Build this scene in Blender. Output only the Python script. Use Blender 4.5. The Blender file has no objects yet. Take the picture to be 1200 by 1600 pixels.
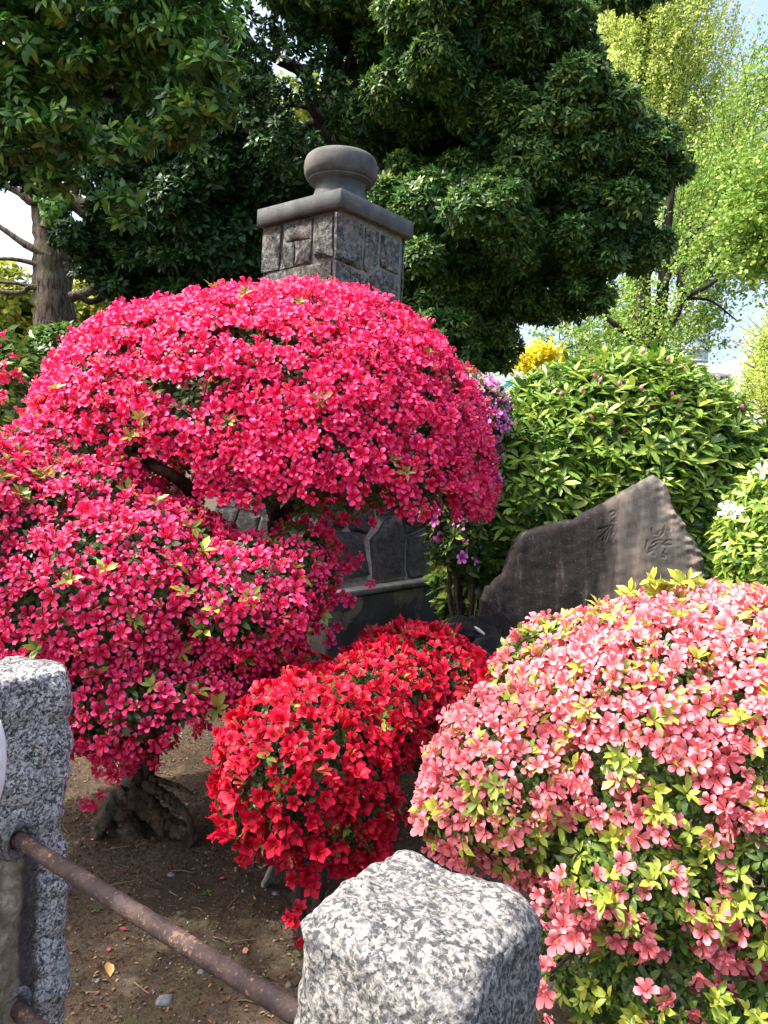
import bpy, math, random
import numpy as np
from mathutils import Vector, Matrix, noise as mnoise

rng = np.random.default_rng(7)
random.seed(7)
S = bpy.context.scene
COL = S.collection
R_ = math.radians

# ------------------------------------------------------------------ camera, sky, sun, exposure
F = 1200.0                                   # focal length in photo pixels (1200 x 1600)
EYE = Vector((0, 0, 1.6))
PITCH, ROLL = 2.86, 2.5
cam_d = bpy.data.cameras.new('camera'); cam = bpy.data.objects.new('camera', cam_d); COL.objects.link(cam)
cam_d.sensor_fit = 'AUTO'; cam_d.sensor_width = 36; cam_d.lens = 27; cam_d.clip_end = 3000; cam_d.clip_start = .05
CM = Matrix.Rotation(R_(90 - PITCH), 3, 'X') @ Matrix.Rotation(R_(ROLL), 3, 'Z')
cam.matrix_world = Matrix.Translation(EYE) @ CM.to_4x4()
S.camera = cam
CMn = np.array(CM)

SUN_DIR = Vector((-.56, -.06, .83)).normalized()
sun_d = bpy.data.lights.new('sun', 'SUN'); sun = bpy.data.objects.new('sun', sun_d); COL.objects.link(sun)
sun_d.energy = 2.6; sun_d.angle = R_(.5); sun_d.color = (1, .93, .82)
sun.rotation_euler = SUN_DIR.to_track_quat('Z', 'Y').to_euler()
W = bpy.data.worlds.new('World'); S.world = W; W.use_nodes = True
wn = W.node_tree.nodes; bg = wn['Background']
sky = wn.new('ShaderNodeTexSky'); sky.sky_type = 'NISHITA'; sky.sun_disc = False
sky.sun_elevation = math.asin(SUN_DIR.z); sky.sun_rotation = math.atan2(SUN_DIR.x, SUN_DIR.y)
sky.air_density = 1.0; sky.dust_density = 7; sky.ozone_density = 1.0
W.node_tree.links.new(sky.outputs[0], bg.inputs[0]); bg.inputs[1].default_value = .15
S.view_settings.view_transform = 'Standard'; S.view_settings.look = 'None'
S.view_settings.exposure = 1.8; S.view_settings.gamma = 1; S.view_settings.use_curve_mapping = False
S.cycles.max_bounces = 7; S.cycles.diffuse_bounces = 3; S.cycles.transmission_bounces = 4

# ------------------------------------------------------------------ helpers
def ray(px, py):
    d = CM @ Vector(((px - 600) / F, -(py - 800) / F, -1)); return d
def at(px, py, Y):                            # world point on the ray of a photo pixel at world depth Y
    d = ray(px, py); return EYE + d * (Y / d.y)
def project(P):
    q = (np.asarray(P) - np.array(EYE)) @ CMn
    z = -q[:, 2]; zz = np.where(z > .01, z, .01)
    return 600 + F * q[:, 0] / zz, 800 - F * q[:, 1] / zz, z
def nrm(a):
    a = np.asarray(a, float); return a / np.maximum(np.linalg.norm(a, axis=-1, keepdims=True), 1e-9)
_nk = rng.normal(size=(9, 3)); _np = rng.uniform(0, 6.28, 9)
def vnoise(P, f):                             # cheap smooth noise, about -1..1
    P = np.asarray(P) * f; s = 0
    for k in range(9): s = s + np.sin(P @ _nk[k] * (1 + .13 * k) + _np[k])
    return s / 3.4
def sm(a, b, x):
    t = np.clip((np.asarray(x, float) - a) / (b - a), 0, 1); return t * t * (3 - 2 * t)

def tag(o, label=None, cat=None, group=None, kind=None):
    if label: o['label'] = label
    if cat: o['category'] = cat
    if group: o['group'] = group
    if kind: o['kind'] = kind
    return o
def empty(name, loc, label, cat, group=None):
    o = bpy.data.objects.new(name, None); COL.objects.link(o); o.location = loc
    o.empty_display_size = .1
    return tag(o, label, cat, group)
def mesh_np(name, V, T, D=None, mats=(), smooth=True, mi=None):
    me = bpy.data.meshes.new(name); V = np.asarray(V, np.float32); T = np.asarray(T, np.int32)
    me.vertices.add(len(V)); me.vertices.foreach_set('co', V.ravel())
    me.loops.add(T.size); me.loops.foreach_set('vertex_index', T.ravel())
    k = T.shape[1]; me.polygons.add(len(T))
    me.polygons.foreach_set('loop_start', np.arange(0, T.size, k, dtype=np.int32))
    if mi is not None: me.polygons.foreach_set('material_index', np.asarray(mi, np.int32))
    me.update(calc_edges=True)
    if smooth: me.shade_smooth()
    if D is not None:
        a = me.attributes.new('data', 'FLOAT_COLOR', 'POINT'); a.data.foreach_set('color', np.asarray(D, np.float32).ravel())
    for m in mats: me.materials.append(m)
    return me
def link(name, me, parent=None, M=None, loc=None):
    o = bpy.data.objects.new(name, me); COL.objects.link(o)
    if parent is not None: o.parent = parent
    if M is not None: o.matrix_basis = M
    elif parent is not None: o.location = -Vector(parent.location) if loc is None else loc
    elif loc is not None: o.location = loc
    return o
def rebase(o):                                # put a single mesh's origin at its own base
    me = o.data; n = len(me.vertices); v = np.empty(n * 3, np.float32); me.vertices.foreach_get('co', v); v = v.reshape(-1, 3)
    c = np.array([(v[:, 0].min() + v[:, 0].max()) / 2, (v[:, 1].min() + v[:, 1].max()) / 2, v[:, 2].min()])
    me.vertices.foreach_set('co', (v - c).astype(np.float32).ravel()); o.location = c; me.update(); return o
class MB:                                     # collects triangles
    def __init__(s): s.V = []; s.T = []; s.n = 0
    def add(s, V, T):
        s.V.append(np.asarray(V, float)); s.T.append(np.asarray(T, int) + s.n); s.n += len(V); return s
    def quads(s, V, Q):
        Q = np.asarray(Q, int); return s.add(V, np.concatenate([Q[:, [0, 1, 2]], Q[:, [0, 2, 3]]]))
    def tube(s, pts, rad, seg=8, rough=0, cap=True):
        pts = np.asarray([tuple(p) for p in pts], float); n = len(pts); rad = np.broadcast_to(np.asarray(rad, float), (n,))
        tan = nrm(np.gradient(pts, axis=0)); up = np.array([.31, .17, .93]) if abs(tan[0][2]) < .8 else np.array([1., .2, 0])
        V = []
        for i in range(n):
            a = nrm(np.cross(tan[i], up)); b = np.cross(a, tan[i]); up = b
            th = np.arange(seg) / seg * 6.28318
            r = rad[i] * (1 + rough * rng.normal(size=seg))
            V.append(pts[i] + (np.cos(th) * r)[:, None] * a + (np.sin(th) * r)[:, None] * b)
        V = np.concatenate(V); Q = []
        for i in range(n - 1):
            for j in range(seg):
                k = (j + 1) % seg; Q.append((i * seg + j, i * seg + k, (i + 1) * seg + k, (i + 1) * seg + j))
        s.quads(V, Q)
        if cap:
            for i, fl in ((0, 1), (n - 1, 0)):
                ring = list(range(seg)); T = [(0, ring[j + 1], ring[j]) if fl else (0, ring[j], ring[j + 1]) for j in range(1, seg - 1)]
                s.add(V[i * seg:(i + 1) * seg], T)
        return s
    def box(s, c, h, ax=None):
        ax = np.eye(3) if ax is None else np.asarray(ax, float); c = np.asarray(c, float)
        V = [c + (ax[0] * h[0] * x + ax[1] * h[1] * y + ax[2] * h[2] * z) for x in (-1, 1) for y in (-1, 1) for z in (-1, 1)]
        return s.quads(V, [(0, 1, 3, 2), (4, 6, 7, 5), (0, 4, 5, 1), (2, 3, 7, 6), (0, 2, 6, 4), (1, 5, 7, 3)])
    def mesh(s, name, mat, smooth=True): return mesh_np(name, np.concatenate(s.V), np.concatenate(s.T), None, [mat], smooth)
def curve(pts, n=12):                         # Catmull-Rom through points
    P = [Vector(p) for p in pts]; P = [P[0] * 2 - P[1]] + P + [P[-1] * 2 - P[-2]]; out = []
    segs = len(P) - 3
    for i in range(segs):
        for k in range(n):
            t = k / n; a, b, c, d = P[i:i + 4]
            out.append(.5 * ((2 * b) + (c - a) * t + (2 * a - 5 * b + 4 * c - d) * t * t + (3 * b - a - 3 * c + d) * t ** 3))
    out.append(P[-2]); return out
def pxcurve(pp, Y, n=6):
    return curve([at(p[0], p[1], p[2] if len(p) > 2 else Y) for p in pp], n)

# ------------------------------------------------------------------ materials
class NT:
    def __init__(s, name):
        s.m = bpy.data.materials.new(name); s.m.use_nodes = True; s.t = s.m.node_tree; s.n = s.t.nodes
        s.b = s.n['Principled BSDF']; s.out = s.n['Material Output']
    def link(s, a, b): s.t.links.new(a, b)
    def new(s, t, **k):
        n = s.n.new(t)
        for a, v in k.items(): setattr(n, a, v)
        return n
    def coord(s, scale=(1, 1, 1)):
        c = s.new('ShaderNodeTexCoord'); m = s.new('ShaderNodeMapping'); m.inputs['Scale'].default_value = scale
        s.link(c.outputs['Object'], m.inputs[0]); return m.outputs[0]
    def noise(s, vec, scale, detail=4, rough=.6, dist=0):
        n = s.new('ShaderNodeTexNoise'); n.inputs['Scale'].default_value = scale; n.inputs['Detail'].default_value = detail
        n.inputs['Roughness'].default_value = rough; n.inputs['Distortion'].default_value = dist
        if vec is not None: s.link(vec, n.inputs['Vector'])
        return n.outputs[0]
    def vor(s, vec, scale, feature='F1'):
        n = s.new('ShaderNodeTexVoronoi'); n.feature = feature; n.inputs['Scale'].default_value = scale; s.link(vec, n.inputs['Vector']); return n
    def ramp(s, fac, stops, mode='LINEAR'):
        r = s.new('ShaderNodeValToRGB'); r.color_ramp.interpolation = mode; e = r.color_ramp.elements
        while len(e) < len(stops): e.new(.5)
        for x, (p, c) in zip(e, stops): x.position = p; x.color = (*c, 1) if not isinstance(c, float) else (c, c, c, 1)
        s.link(fac, r.inputs[0]); return r.outputs[0]
    def mix(s, fac, a, b, blend='MIX'):
        m = s.new('ShaderNodeMix', data_type='RGBA', blend_type=blend)
        for v, i in ((fac, 0), (a, 6), (b, 7)):
            if hasattr(v, 'is_linked'): s.link(v, m.inputs[i])
            elif i == 0: m.inputs[0].default_value = v
            else: m.inputs[i].default_value = (*v, 1)
        return m.outputs[2]
    def math(s, op, a, b=0.):
        m = s.new('ShaderNodeMath', operation=op)
        for v, i in ((a, 0), (b, 1)):
            if hasattr(v, 'is_linked'): s.link(v, m.inputs[i])
            else: m.inputs[i].default_value = v
        return m.outputs[0]
    def bump(s, h, strength=.5, dist=.01):
        b = s.new('ShaderNodeBump'); b.inputs['Strength'].default_value = strength; b.inputs['Distance'].default_value = dist
        s.link(h, b.inputs['Height']); s.link(b.outputs[0], s.b.inputs['Normal']); return b.outputs[0]
    def fin(s, col, rough=.8, spec=.3):
        if hasattr(col, 'is_linked'): s.link(col, s.b.inputs['Base Color'])
        else: s.b.inputs['Base Color'].default_value = (*col, 1)
        if hasattr(rough, 'is_linked'): s.link(rough, s.b.inputs['Roughness'])
        else: s.b.inputs['Roughness'].default_value = rough
        s.b.inputs['Specular IOR Level'].default_value = spec; return s.m
    def translucent(s, col, k):
        tr = s.new('ShaderNodeBsdfTranslucent'); s.link(col, tr.inputs[0]); mx = s.new('ShaderNodeMixShader'); mx.inputs[0].default_value = k
        s.link(s.b.outputs[0], mx.inputs[1]); s.link(tr.outputs[0], mx.inputs[2]); s.link(mx.outputs[0], s.out.inputs[0])

def data_node(n):
    a = n.new('ShaderNodeAttribute'); a.attribute_name = 'data'; sp = n.new('ShaderNodeSeparateColor'); n.link(a.outputs[0], sp.inputs[0]); return sp.outputs
def flower_mat(name, throat, mid, edge, alt, tr=.3):
    n = NT(name); d = data_node(n)
    c = n.ramp(d[0], [(0, throat), (.35, throat), (.7, mid), (1, edge)])
    a = n.mix(1, c, alt, 'MULTIPLY')
    c = n.mix(d[1], c, a)
    c = n.mix(n.math('MULTIPLY', d[2], 1), c, (.75, .55, .3))   # stamens
    n.fin(c, .55, .25); n.translucent(c, tr); return n.m
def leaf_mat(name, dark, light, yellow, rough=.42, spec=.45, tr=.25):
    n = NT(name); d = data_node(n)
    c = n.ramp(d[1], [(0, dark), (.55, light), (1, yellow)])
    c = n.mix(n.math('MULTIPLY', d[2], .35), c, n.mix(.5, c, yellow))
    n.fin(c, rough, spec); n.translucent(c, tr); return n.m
def bark_mat(name, a, b, moss=None, sc=14):
    n = NT(name); v = n.coord((1, 1, .22)); h = n.noise(v, sc, 6, .7, .6); c = n.ramp(h, [(.40, a), (.60, b)])
    if moss: c = n.mix(n.ramp(n.noise(n.coord(), 3, 4), [(.5, 0.), (.68, .8)]), c, moss)
    n.bump(h, .9, .03); return n.fin(c, .9, .15)

def granite(name, warm=0, dark=.45, stain=None, k=1.):
    n = NT(name); v = n.coord()
    s2 = n.noise(v, 95, 5, .62, .5); s3 = n.noise(v, 9, 5, .6, .3)
    wv = n.new('ShaderNodeVectorMath', operation='ADD'); nz = n.new('ShaderNodeTexNoise'); nz.inputs['Scale'].default_value = 70; nz.inputs['Detail'].default_value = 3; n.link(v, nz.inputs['Vector'])
    sc_ = n.new('ShaderNodeVectorMath', operation='SCALE'); sc_.inputs['Scale'].default_value = .012; n.link(nz.outputs['Color'], sc_.inputs[0]); n.link(v, wv.inputs[0]); n.link(sc_.outputs[0], wv.inputs[1])
    vo = n.vor(wv.outputs[0], 220); vo2 = n.vor(wv.outputs[0], 420); sx = n.new('ShaderNodeSeparateColor'); n.link(vo.outputs['Color'], sx.inputs[0]); sx2 = n.new('ShaderNodeSeparateColor'); n.link(vo2.outputs['Color'], sx2.inputs[0])
    s1 = n.math('ADD', n.math('MULTIPLY', sx.outputs[0], .5), n.math('ADD', n.math('MULTIPLY', sx2.outputs[0], .22), n.math('MULTIPLY', s2, .42)))
    c = n.ramp(s1, [(.32, (.012, .012, .015)), (.46, (.055 * k, .055 * k, .06 * k)), (.60, (.14 * k, .14 * k, .139 * k)), (.84, (.30 * k, .292 * k, .28 * k))])
    c = n.mix(n.ramp(s2, [(.46, 0.), (.64, .5)]), c, (.33, .315, .295))
    c = n.mix(n.ramp(s2, [(.36, .85), (.49, 0.)]), c, (.05, .055, .06))
    c = n.mix(n.ramp(s3, [(dark, .82), (dark + .10, 0.)]), c, n.mix(s1, (.02, .02, .024), (.22, .21, .22)))
    if stain: c = stain(n, v, c, s2)
    h = n.mix(.5, n.noise(v, 110, 4, .65), s2); n.bump(h, .6, .006); return n.fin(c, .85, .3)

# ------------------------------------------------------------------ scatter: elements drawn from a few base shapes
def sublobes(lobes, n, ratio, flat=1.):
    out = []
    for c, q in lobes:
        u = nrm(rng.normal(size=(n * 3, 3))); v_ = nrm(np.array(EYE) - c); u = u[(u @ v_ > -.3)][:n]; R0 = q.max()
        for d in u:
            s_ = R0 * ratio * rng.uniform(.7, 1.35); out.append((c + d * q * rng.uniform(.72, .98), np.array([s_, s_, s_ * flat])))
    return out
def frames_z(n, spin=None):
    n = nrm(n); N = len(n); a = rng.normal(size=(N, 3)); x = nrm(a - (a * n).sum(1, keepdims=True) * n); y = np.cross(n, x)
    return np.stack([x, y, n], axis=2)
def frames_x(d, up):
    d = nrm(d); z = up - (up * d).sum(1, keepdims=True) * d; z = nrm(z + 1e-6); y = np.cross(z, d)
    return np.stack([d, y, z], axis=2)
ZG = np.full((420, 320), 1e9)                # nearest depth per 5-pixel cell of the photo
def splat(P, r):
    px, py, z = project(P); rr = np.maximum(1, (F * r / np.maximum(z, .1) / 5 * .6).astype(int) if hasattr(r, '__len__') else np.maximum(1, (F * r / np.maximum(z, .1) / 5 * .6)).astype(int))
    ok = (z > .1) & (px > -50) & (px < 1250) & (py > -50) & (py < 1650)
    cx = (px / 5).astype(int) + 10; cy = (py / 5).astype(int) + 10
    for k in np.nonzero(ok)[0]:
        a = min(int(rr[k]) // 2, 8)
        sl = ZG[max(cy[k] - a, 0):cy[k] + a + 1, max(cx[k] - a, 0):cx[k] + a + 1]
        np.minimum(sl, z[k], out=sl)
JOBS = []
def scatter(root, part, mass, variants, mat, P, Rm, Sc, nparts=300, label=None):
    """variants: list of (V,T,D); one job = one kind of piece on one thing"""
    P = np.asarray(P); Sc = np.broadcast_to(np.asarray(Sc, float), (len(P),)).copy()
    if len(P) == 0: return
    vi = rng.integers(0, len(variants), len(P))
    JOBS.append(dict(root=root, part=part, mass=mass, variants=variants, mat=mat, P=P, R=Rm, S=Sc, vi=vi, n=nparts, label=label))
    if nparts > 0 or len(P) < 20000: splat(P[:], Sc)
    else: splat(P[::3], Sc[::3])
def finish_jobs():
    for j in JOBS:
        P, Rm, Sc, vi = j['P'], j['R'], j['S'], j['vi']; N = len(P); root = j['root']; rl = np.array(root.location)
        px, py, z = project(P)
        inn = (z > .1) & (px > -8) & (px < 1208) & (py > -8) & (py < 1608)
        cx = np.clip((px / 5).astype(int) + 10, 0, 319); cy = np.clip((py / 5).astype(int) + 10, 0, 419)
        vis = inn & (z < ZG[cy, cx] + Sc * 1.1 + .01)
        size = Sc / np.maximum(z, .1); sc = np.where(vis, size * (1 + .2 * rng.random(N)), 0)
        take = np.argsort(-sc)[:j['n']]; take = take[sc[take] > 0]
        if j['mass'] is None: take = np.nonzero(inn)[0][:j['n']]
        mes = {}
        for i in take:
            k = int(vi[i])
            if k not in mes:
                V, T, D = j['variants'][k]; mes[k] = mesh_np(j['part'], V, T, D, [j['mat']])
            M = Matrix.Identity(4); m = Rm[i] * Sc[i]
            for a in range(3):
                for b in range(3): M[a][b] = m[a, b]
                M[a][3] = P[i, a] - rl[a]
            o = link(j['part'], mes[k], root, M)
            if j['label']: o['label'] = j['label']
        rest = np.ones(N, bool); rest[take] = False
        if j['mass'] is None or rest.sum() == 0: continue
        Vs, Ts, Ds, n0 = [], [], [], 0
        for k, (V, T, D) in enumerate(j['variants']):
            s = np.nonzero(rest & (vi == k))[0]
            if not len(s): continue
            X = np.einsum('nij,vj->nvi', Rm[s] * Sc[s][:, None, None], V) + (P[s] - rl)[:, None, :]
            Vs.append(X.reshape(-1, 3)); Ts.append((T[None] + (np.arange(len(s)) * len(V))[:, None, None]).reshape(-1, 3) + n0)
            Ds.append(np.tile(D, (len(s), 1))); n0 += len(s) * len(V)
        o = link(j['mass'], mesh_np(j['mass'], np.concatenate(Vs), np.concatenate(Ts), np.concatenate(Ds), [j['mat']]), root, loc=(0, 0, 0))
        o['kind'] = 'stuff'

def flower_shape(pointy, tint, cup=.35, wmul=1.):
    V, T, D = [], [], []
    for i in range(5):
        th = i * 1.2566 + rng.normal() * .08; L = 1 + rng.normal() * .06; lift = cup + rng.normal() * .12; cu = rng.normal() * .08
        ct, st = math.cos(th), math.sin(th)
        rows = [(.06, [0.], -.5, .0), (.34, [-.22 * wmul, 0, .22 * wmul], .02, .4)]
        w = (.30 if pointy else .36) * wmul
        rows.append((.62 if pointy else .70, [-w, 0, w], lift * .7, .75))
        rows.append((1.0, [0.], lift * .8 + cu, 1.) if pointy else (.98, [-.17 * wmul, .17 * wmul], lift * .6 + cu, 1.))
        ids = []
        for r, ws, zz, u in rows:
            row = []
            for w_ in ws:
                x, y = r * L, w_ * L; row.append(len(V))
                zc = zz + (.09 if (len(ws) == 3 and w_ != 0) else 0) + rng.normal() * .055
                V.append((ct * x - st * y, st * x + ct * y, zc)); D.append((u, tint, 0, 1))
            ids.append(row)
        a, b, c, d = ids
        T += [(a[0], b[0], b[1]), (a[0], b[1], b[2]), (b[0], c[0], c[1]), (b[0], c[1], b[1]), (b[1], c[1], c[2]), (b[1], c[2], b[2])]
        if pointy: T += [(c[0], d[0], c[1]), (c[1], d[0], c[2])]
        else: T += [(c[0], d[0], c[1]), (c[1], d[0], d[1]), (c[1], d[1], c[2])]
    for k in range(3):
        th = rng.uniform(0, 6.28); i = len(V); r = .25
        V += [(0.03, 0, -.4), (-.03, 0, -.4), (r * math.cos(th), r * math.sin(th), .62)]; D += [(.2, tint, 0, 1), (.2, tint, 0, 1), (.6, tint, .6, 1)]
        T.append((i, i + 1, i + 2))
    return np.array(V), np.array(T), np.array(D)
def leaf_shape(width, tint, fold=.25, droop=.25, detail=True):
    w = width / 2
    if detail:
        xs = [0, .3, .65, 1]; V = [(0, 0, 0)]; D = [(0, tint, 0, 1)]
        for x, k in ((.3, .85), (.65, .95)):
            z = -droop * x * x
            V += [(x, w * k, z + fold * w), (x, 0, z), (x, -w * k, z + fold * w)]; D += [(x, tint, 0, 1), (x, tint, 1, 1), (x, tint, 0, 1)]
        V.append((1, 0, -droop)); D.append((1, tint, 0, 1))
        T = [(0, 2, 1), (0, 3, 2), (1, 2, 5), (1, 5, 4), (2, 3, 6), (2, 6, 5), (4, 5, 7), (5, 6, 7)]
    else:
        V = [(0, 0, 0), (.35, w, fold * w), (.35, -w, fold * w), (.7, w * .85, fold * w - droop * .5), (.7, -w * .85, fold * w - droop * .5), (1, 0, -droop)]
        D = [(x[0], tint, 0, 1) for x in V]; T = [(0, 2, 1), (1, 2, 4), (1, 4, 3), (3, 4, 5)]
    return np.array(V, float), np.array(T), np.array(D, float)
def flowers_set(pointy, cup=.35, wmul=1., n=14):
    out = [flower_shape(pointy, t, cup + rng.normal() * .1, wmul * rng.uniform(.9, 1.1)) for t in rng.beta(1.2, 1.6, n)]
    if n > 8:
        V, T, D = flower_shape(pointy, .9, 1.3, wmul * .7); V = V * [.6, .6, 1.]; D = D.copy(); D[:, 2] = np.maximum(D[:, 2] * .4, .16); out.append((V, T, D))
        V, T, D = flower_shape(pointy, .3, 1.6, wmul * .8); out.append((V[:-9] * [.5, .5, 1.1], T[:-3], D[:-9]))          # half open
    return out
def leaves_set(width, tints, detail=True, droop=.25): return [leaf_shape(width * rng.uniform(.85, 1.15), t, .25, droop * rng.uniform(.4, 1.6), detail) for t in tints]

def lobe(px, py, Y, rx, rz, ry=None):
    k = Y / F; return (np.array(at(px, py, Y)), np.array([rx * k, (ry if ry else (rx + rz) / 2 * k), rz * k]))
def sample(lobes, dens, lo=.97, hi=1.03, voids=(), back=.3, inner=.93, bottom=1., holes=None, zmin=None):
    """points near the outer surface of a union of ellipsoids, with outward normals"""
    Ps, Ns = [], []
    for i, (c, r) in enumerate(lobes):
        area = 4 * math.pi * ((r[0] * r[1]) ** 1.6 / 3 + (r[0] * r[2]) ** 1.6 / 3 + (r[1] * r[2]) ** 1.6 / 3) ** (1 / 1.6)
        n = int(dens * area); u = nrm(rng.normal(size=(n, 3))); s = rng.uniform(lo, hi, n)
        P = c + u * r * s[:, None]; N = nrm(u / r); keep = np.ones(n, bool)
        view = nrm(np.array(EYE) - P); f = (N * view).sum(1)
        keep &= (f > -.15) | (rng.random(n) < back)
        keep &= (u[:, 2] > -.35) | (rng.random(n) < bottom)
        for k, (c2, r2) in enumerate(lobes):
            if k != i: keep &= np.linalg.norm((P - c2) / r2, axis=1) > inner
        for c2, r2 in voids: keep &= np.linalg.norm((P - c2) / r2, axis=1) > 1
        if holes: keep &= vnoise(P * [1, 1, 2.], holes[0]) > holes[1]
        if zmin is not None: keep &= P[:, 2] > zmin + .07 * vnoise(P, 5.)
        Ps.append(P[keep]); Ns.append(N[keep])
    return np.concatenate(Ps), np.concatenate(Ns)
def thin(P, N, d):
    idx = rng.permutation(len(P)); g = {}; keep = []; c = np.floor(P / d).astype(int)
    for i in idx:
        k = tuple(c[i]); ok = True
        for a in (-1, 0, 1):
            for b in (-1, 0, 1):
                for e in (-1, 0, 1):
                    for j in g.get((k[0] + a, k[1] + b, k[2] + e), ()):
                        if ((P[i] - P[j]) ** 2).sum() < d * d: ok = False; break
                    if not ok: break
                if not ok: break
            if not ok: break
        if ok: g.setdefault(k, []).append(i); keep.append(i)
    return P[keep], N[keep]
def whorls(P, A, k, el, el_s, size, size_s=.2):
    """k leaves round each shoot tip; A = shoot axis"""
    n = len(P); A = nrm(A); Fz = frames_z(A); e1, e2 = Fz[:, :, 0], Fz[:, :, 1]
    ph = (np.arange(k)[None] * 6.2832 / k + rng.uniform(0, 6.28, (n, 1)) + rng.normal(size=(n, k)) * .25)
    e = np.radians(el + el_s * rng.normal(size=(n, k)))
    d = (np.cos(ph) * np.cos(e))[..., None] * e1[:, None] + (np.sin(ph) * np.cos(e))[..., None] * e2[:, None] + np.sin(e)[..., None] * A[:, None]
    L = size * np.clip(1 + size_s * rng.normal(size=(n, k)), .5, 1.6)
    Q = P[:, None] + d * (L * .08)[..., None] - A[:, None] * (rng.random((n, k)) * size * .25)[..., None]
    up = np.repeat(A[:, None], k, 1) + rng.normal(size=(n, k, 3)) * .15
    d = d.reshape(-1, 3); return Q.reshape(-1, 3), frames_x(d, up.reshape(-1, 3)), L.reshape(-1)
def twigs(root, base, targets, r0, mat, name='branch', bend=.25, n=6):
    for t in targets:
        b = Vector(base); t = Vector(t); mid = b.lerp(t, .5) + Vector(rng.normal(size=3)) * bend * (t - b).length * .4 + Vector((0, 0, (t - b).length * .1))
        q = b.lerp(t, .75) + Vector(rng.normal(size=3)) * bend * (t - b).length * .25
        c = curve([b, mid, q, t], n); m = MB().tube(c, np.linspace(r0, r0 * .25, len(c)), 6, .06)
        link(name, m.mesh(name, mat), root)

# ------------------------------------------------------------------ ground
def gz(x, y):
    x = np.asarray(x, float); y = np.asarray(y, float)
    d = (x + .654) * .573 + (y - 1.402) * .82
    z = .24 * sm(-.12, .12, d) + .16 * sm(1.2, 3.2, d)
    P = np.stack([x, y, 0 * x], -1)
    return z + .022 * vnoise(P, 1.6) * sm(0, .4, d) * np.exp(-np.maximum(y - 8, 0) * .1) + .007 * vnoise(P, 9) * sm(0, .3, d)
fx = np.arange(-3, 3.001, .045); gx = 3 * 1.22 ** np.arange(1, 27); xs = np.concatenate([-gx[::-1], fx, gx])
fy = np.arange(.4, 6.501, .045); gy = 6.5 + .3 * (1.25 ** np.arange(1, 31) - 1) / .25; gn = .4 - .5 * 1.5 ** np.arange(0, 10)
ys = np.concatenate([gn[::-1], fy, gy])
X, Yg = np.meshgrid(xs, ys); Z = gz(X, Yg)
idx = np.arange(X.size).reshape(X.shape)
Q = np.stack([idx[:-1, :-1], idx[:-1, 1:], idx[1:, 1:], idx[1:, :-1]], -1).reshape(-1, 4)
n = NT('soil'); v = n.coord(); a = n.noise(v, 2.2, 5, .6); b = n.noise(v, 60, 5, .7); c2 = n.noise(v, 11, 5, .65)
c = n.ramp(a, [(.35, (.042, .031, .022)), (.6, (.095, .072, .048))]); c = n.mix(n.ramp(b, [(.40, .75), (.56, 0.)]), c, (.035, .024, .017))
c = n.mix(n.ramp(c2, [(.55, 0.), (.72, .6)]), c, (.145, .118, .082)); c = n.mix(n.ramp(n.noise(v, 3.1, 4), [(.55, 0.), (.7, .5)]), c, (.075, .085, .04))
n.bump(n.mix(.5, b, c2), 1., .03); soil = n.fin(c, .95, .15)
g = link('ground', mesh_np('ground', np.stack([X, Yg, Z], -1).reshape(-1, 3), Q, None, [soil])); tag(g, kind='structure')

# ------------------------------------------------------------------ stone lantern pillar (monument)
PC = np.array([-.45, 5.83]); cd = -90 + 6.7
def dirv(deg): return np.array([math.cos(R_(deg)), math.sin(R_(deg))])
FR = {'R': (dirv(cd + 45), dirv(cd + 135)), 'L': (dirv(cd - 45), dirv(cd - 135)), 'BR': (dirv(cd + 135), dirv(cd + 225)), 'BL': (dirv(cd - 135), dirv(cd - 225))}
zL = at(503, 927, 4.70).z
PROF = [(zL, .72), (zL + .22, .635), (zL + .53, .555), (zL + .95, .455), (zL + 1.4, .385), (zL + 1.75, .37), (4.5, .37)]
def sz(z): return np.interp(z, [p[0] for p in PROF], [p[1] for p in PROF])
def face_pt(face, u, z, out=0.):
    nn, tt = FR[face]; s = float(sz(z)); q = PC + nn * (s + out) + tt * (u * s); return np.array([q[0], q[1], z])
def px_face(face, px, py):                    # (u, z) on a face where the ray of a photo pixel meets it
    nn, tt = FR[face]; d = ray(px, py); lo, hi = 3.5, 8.0
    for _ in range(40):
        m = (lo + hi) / 2; p = EYE + d * (m / d.y); q = np.array([p.x, p.y]) - PC
        if q @ nn > sz(p.z): lo = m
        else: hi = m
    p = EYE + d * (lo / d.y); q = np.array([p.x, p.y]) - PC; return (q @ tt) / float(sz(p.z)), p.z
n = NT('rough_stone'); v = n.coord(); a = n.noise(v, 26, 6, .72, .5); b = n.noise(v, 5, 4, .6); s = n.noise(v, 90, 3, .6)
c = n.ramp(a, [(.36, (.022, .024, .025)), (.5, (.10, .106, .105)), (.66, (.28, .285, .275))]); c = n.mix(n.ramp(b, [(.5, 0.), (.7, .55)]), c, (.26, .24, .20))
c = n.mix(n.ramp(s, [(.62, 0.), (.72, .6)]), c, (.42, .41, .38))
n.bump(n.mix(.35, a, s), 1., .022); stone_m = n.fin(c, .9, .2)
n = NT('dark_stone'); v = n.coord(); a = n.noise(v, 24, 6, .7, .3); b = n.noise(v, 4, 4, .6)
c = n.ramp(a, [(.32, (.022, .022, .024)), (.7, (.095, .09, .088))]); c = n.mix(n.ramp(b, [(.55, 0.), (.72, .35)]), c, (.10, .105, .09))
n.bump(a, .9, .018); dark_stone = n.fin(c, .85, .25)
n = NT('mortar'); v = n.coord(); c = n.ramp(n.noise(v, 30, 5), [(.3, (.17, .167, .155)), (.7, (.32, .31, .29))]); n.bump(n.noise(v, 60, 4), .5, .01); mortar = n.fin(c, .95, .15)
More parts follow.
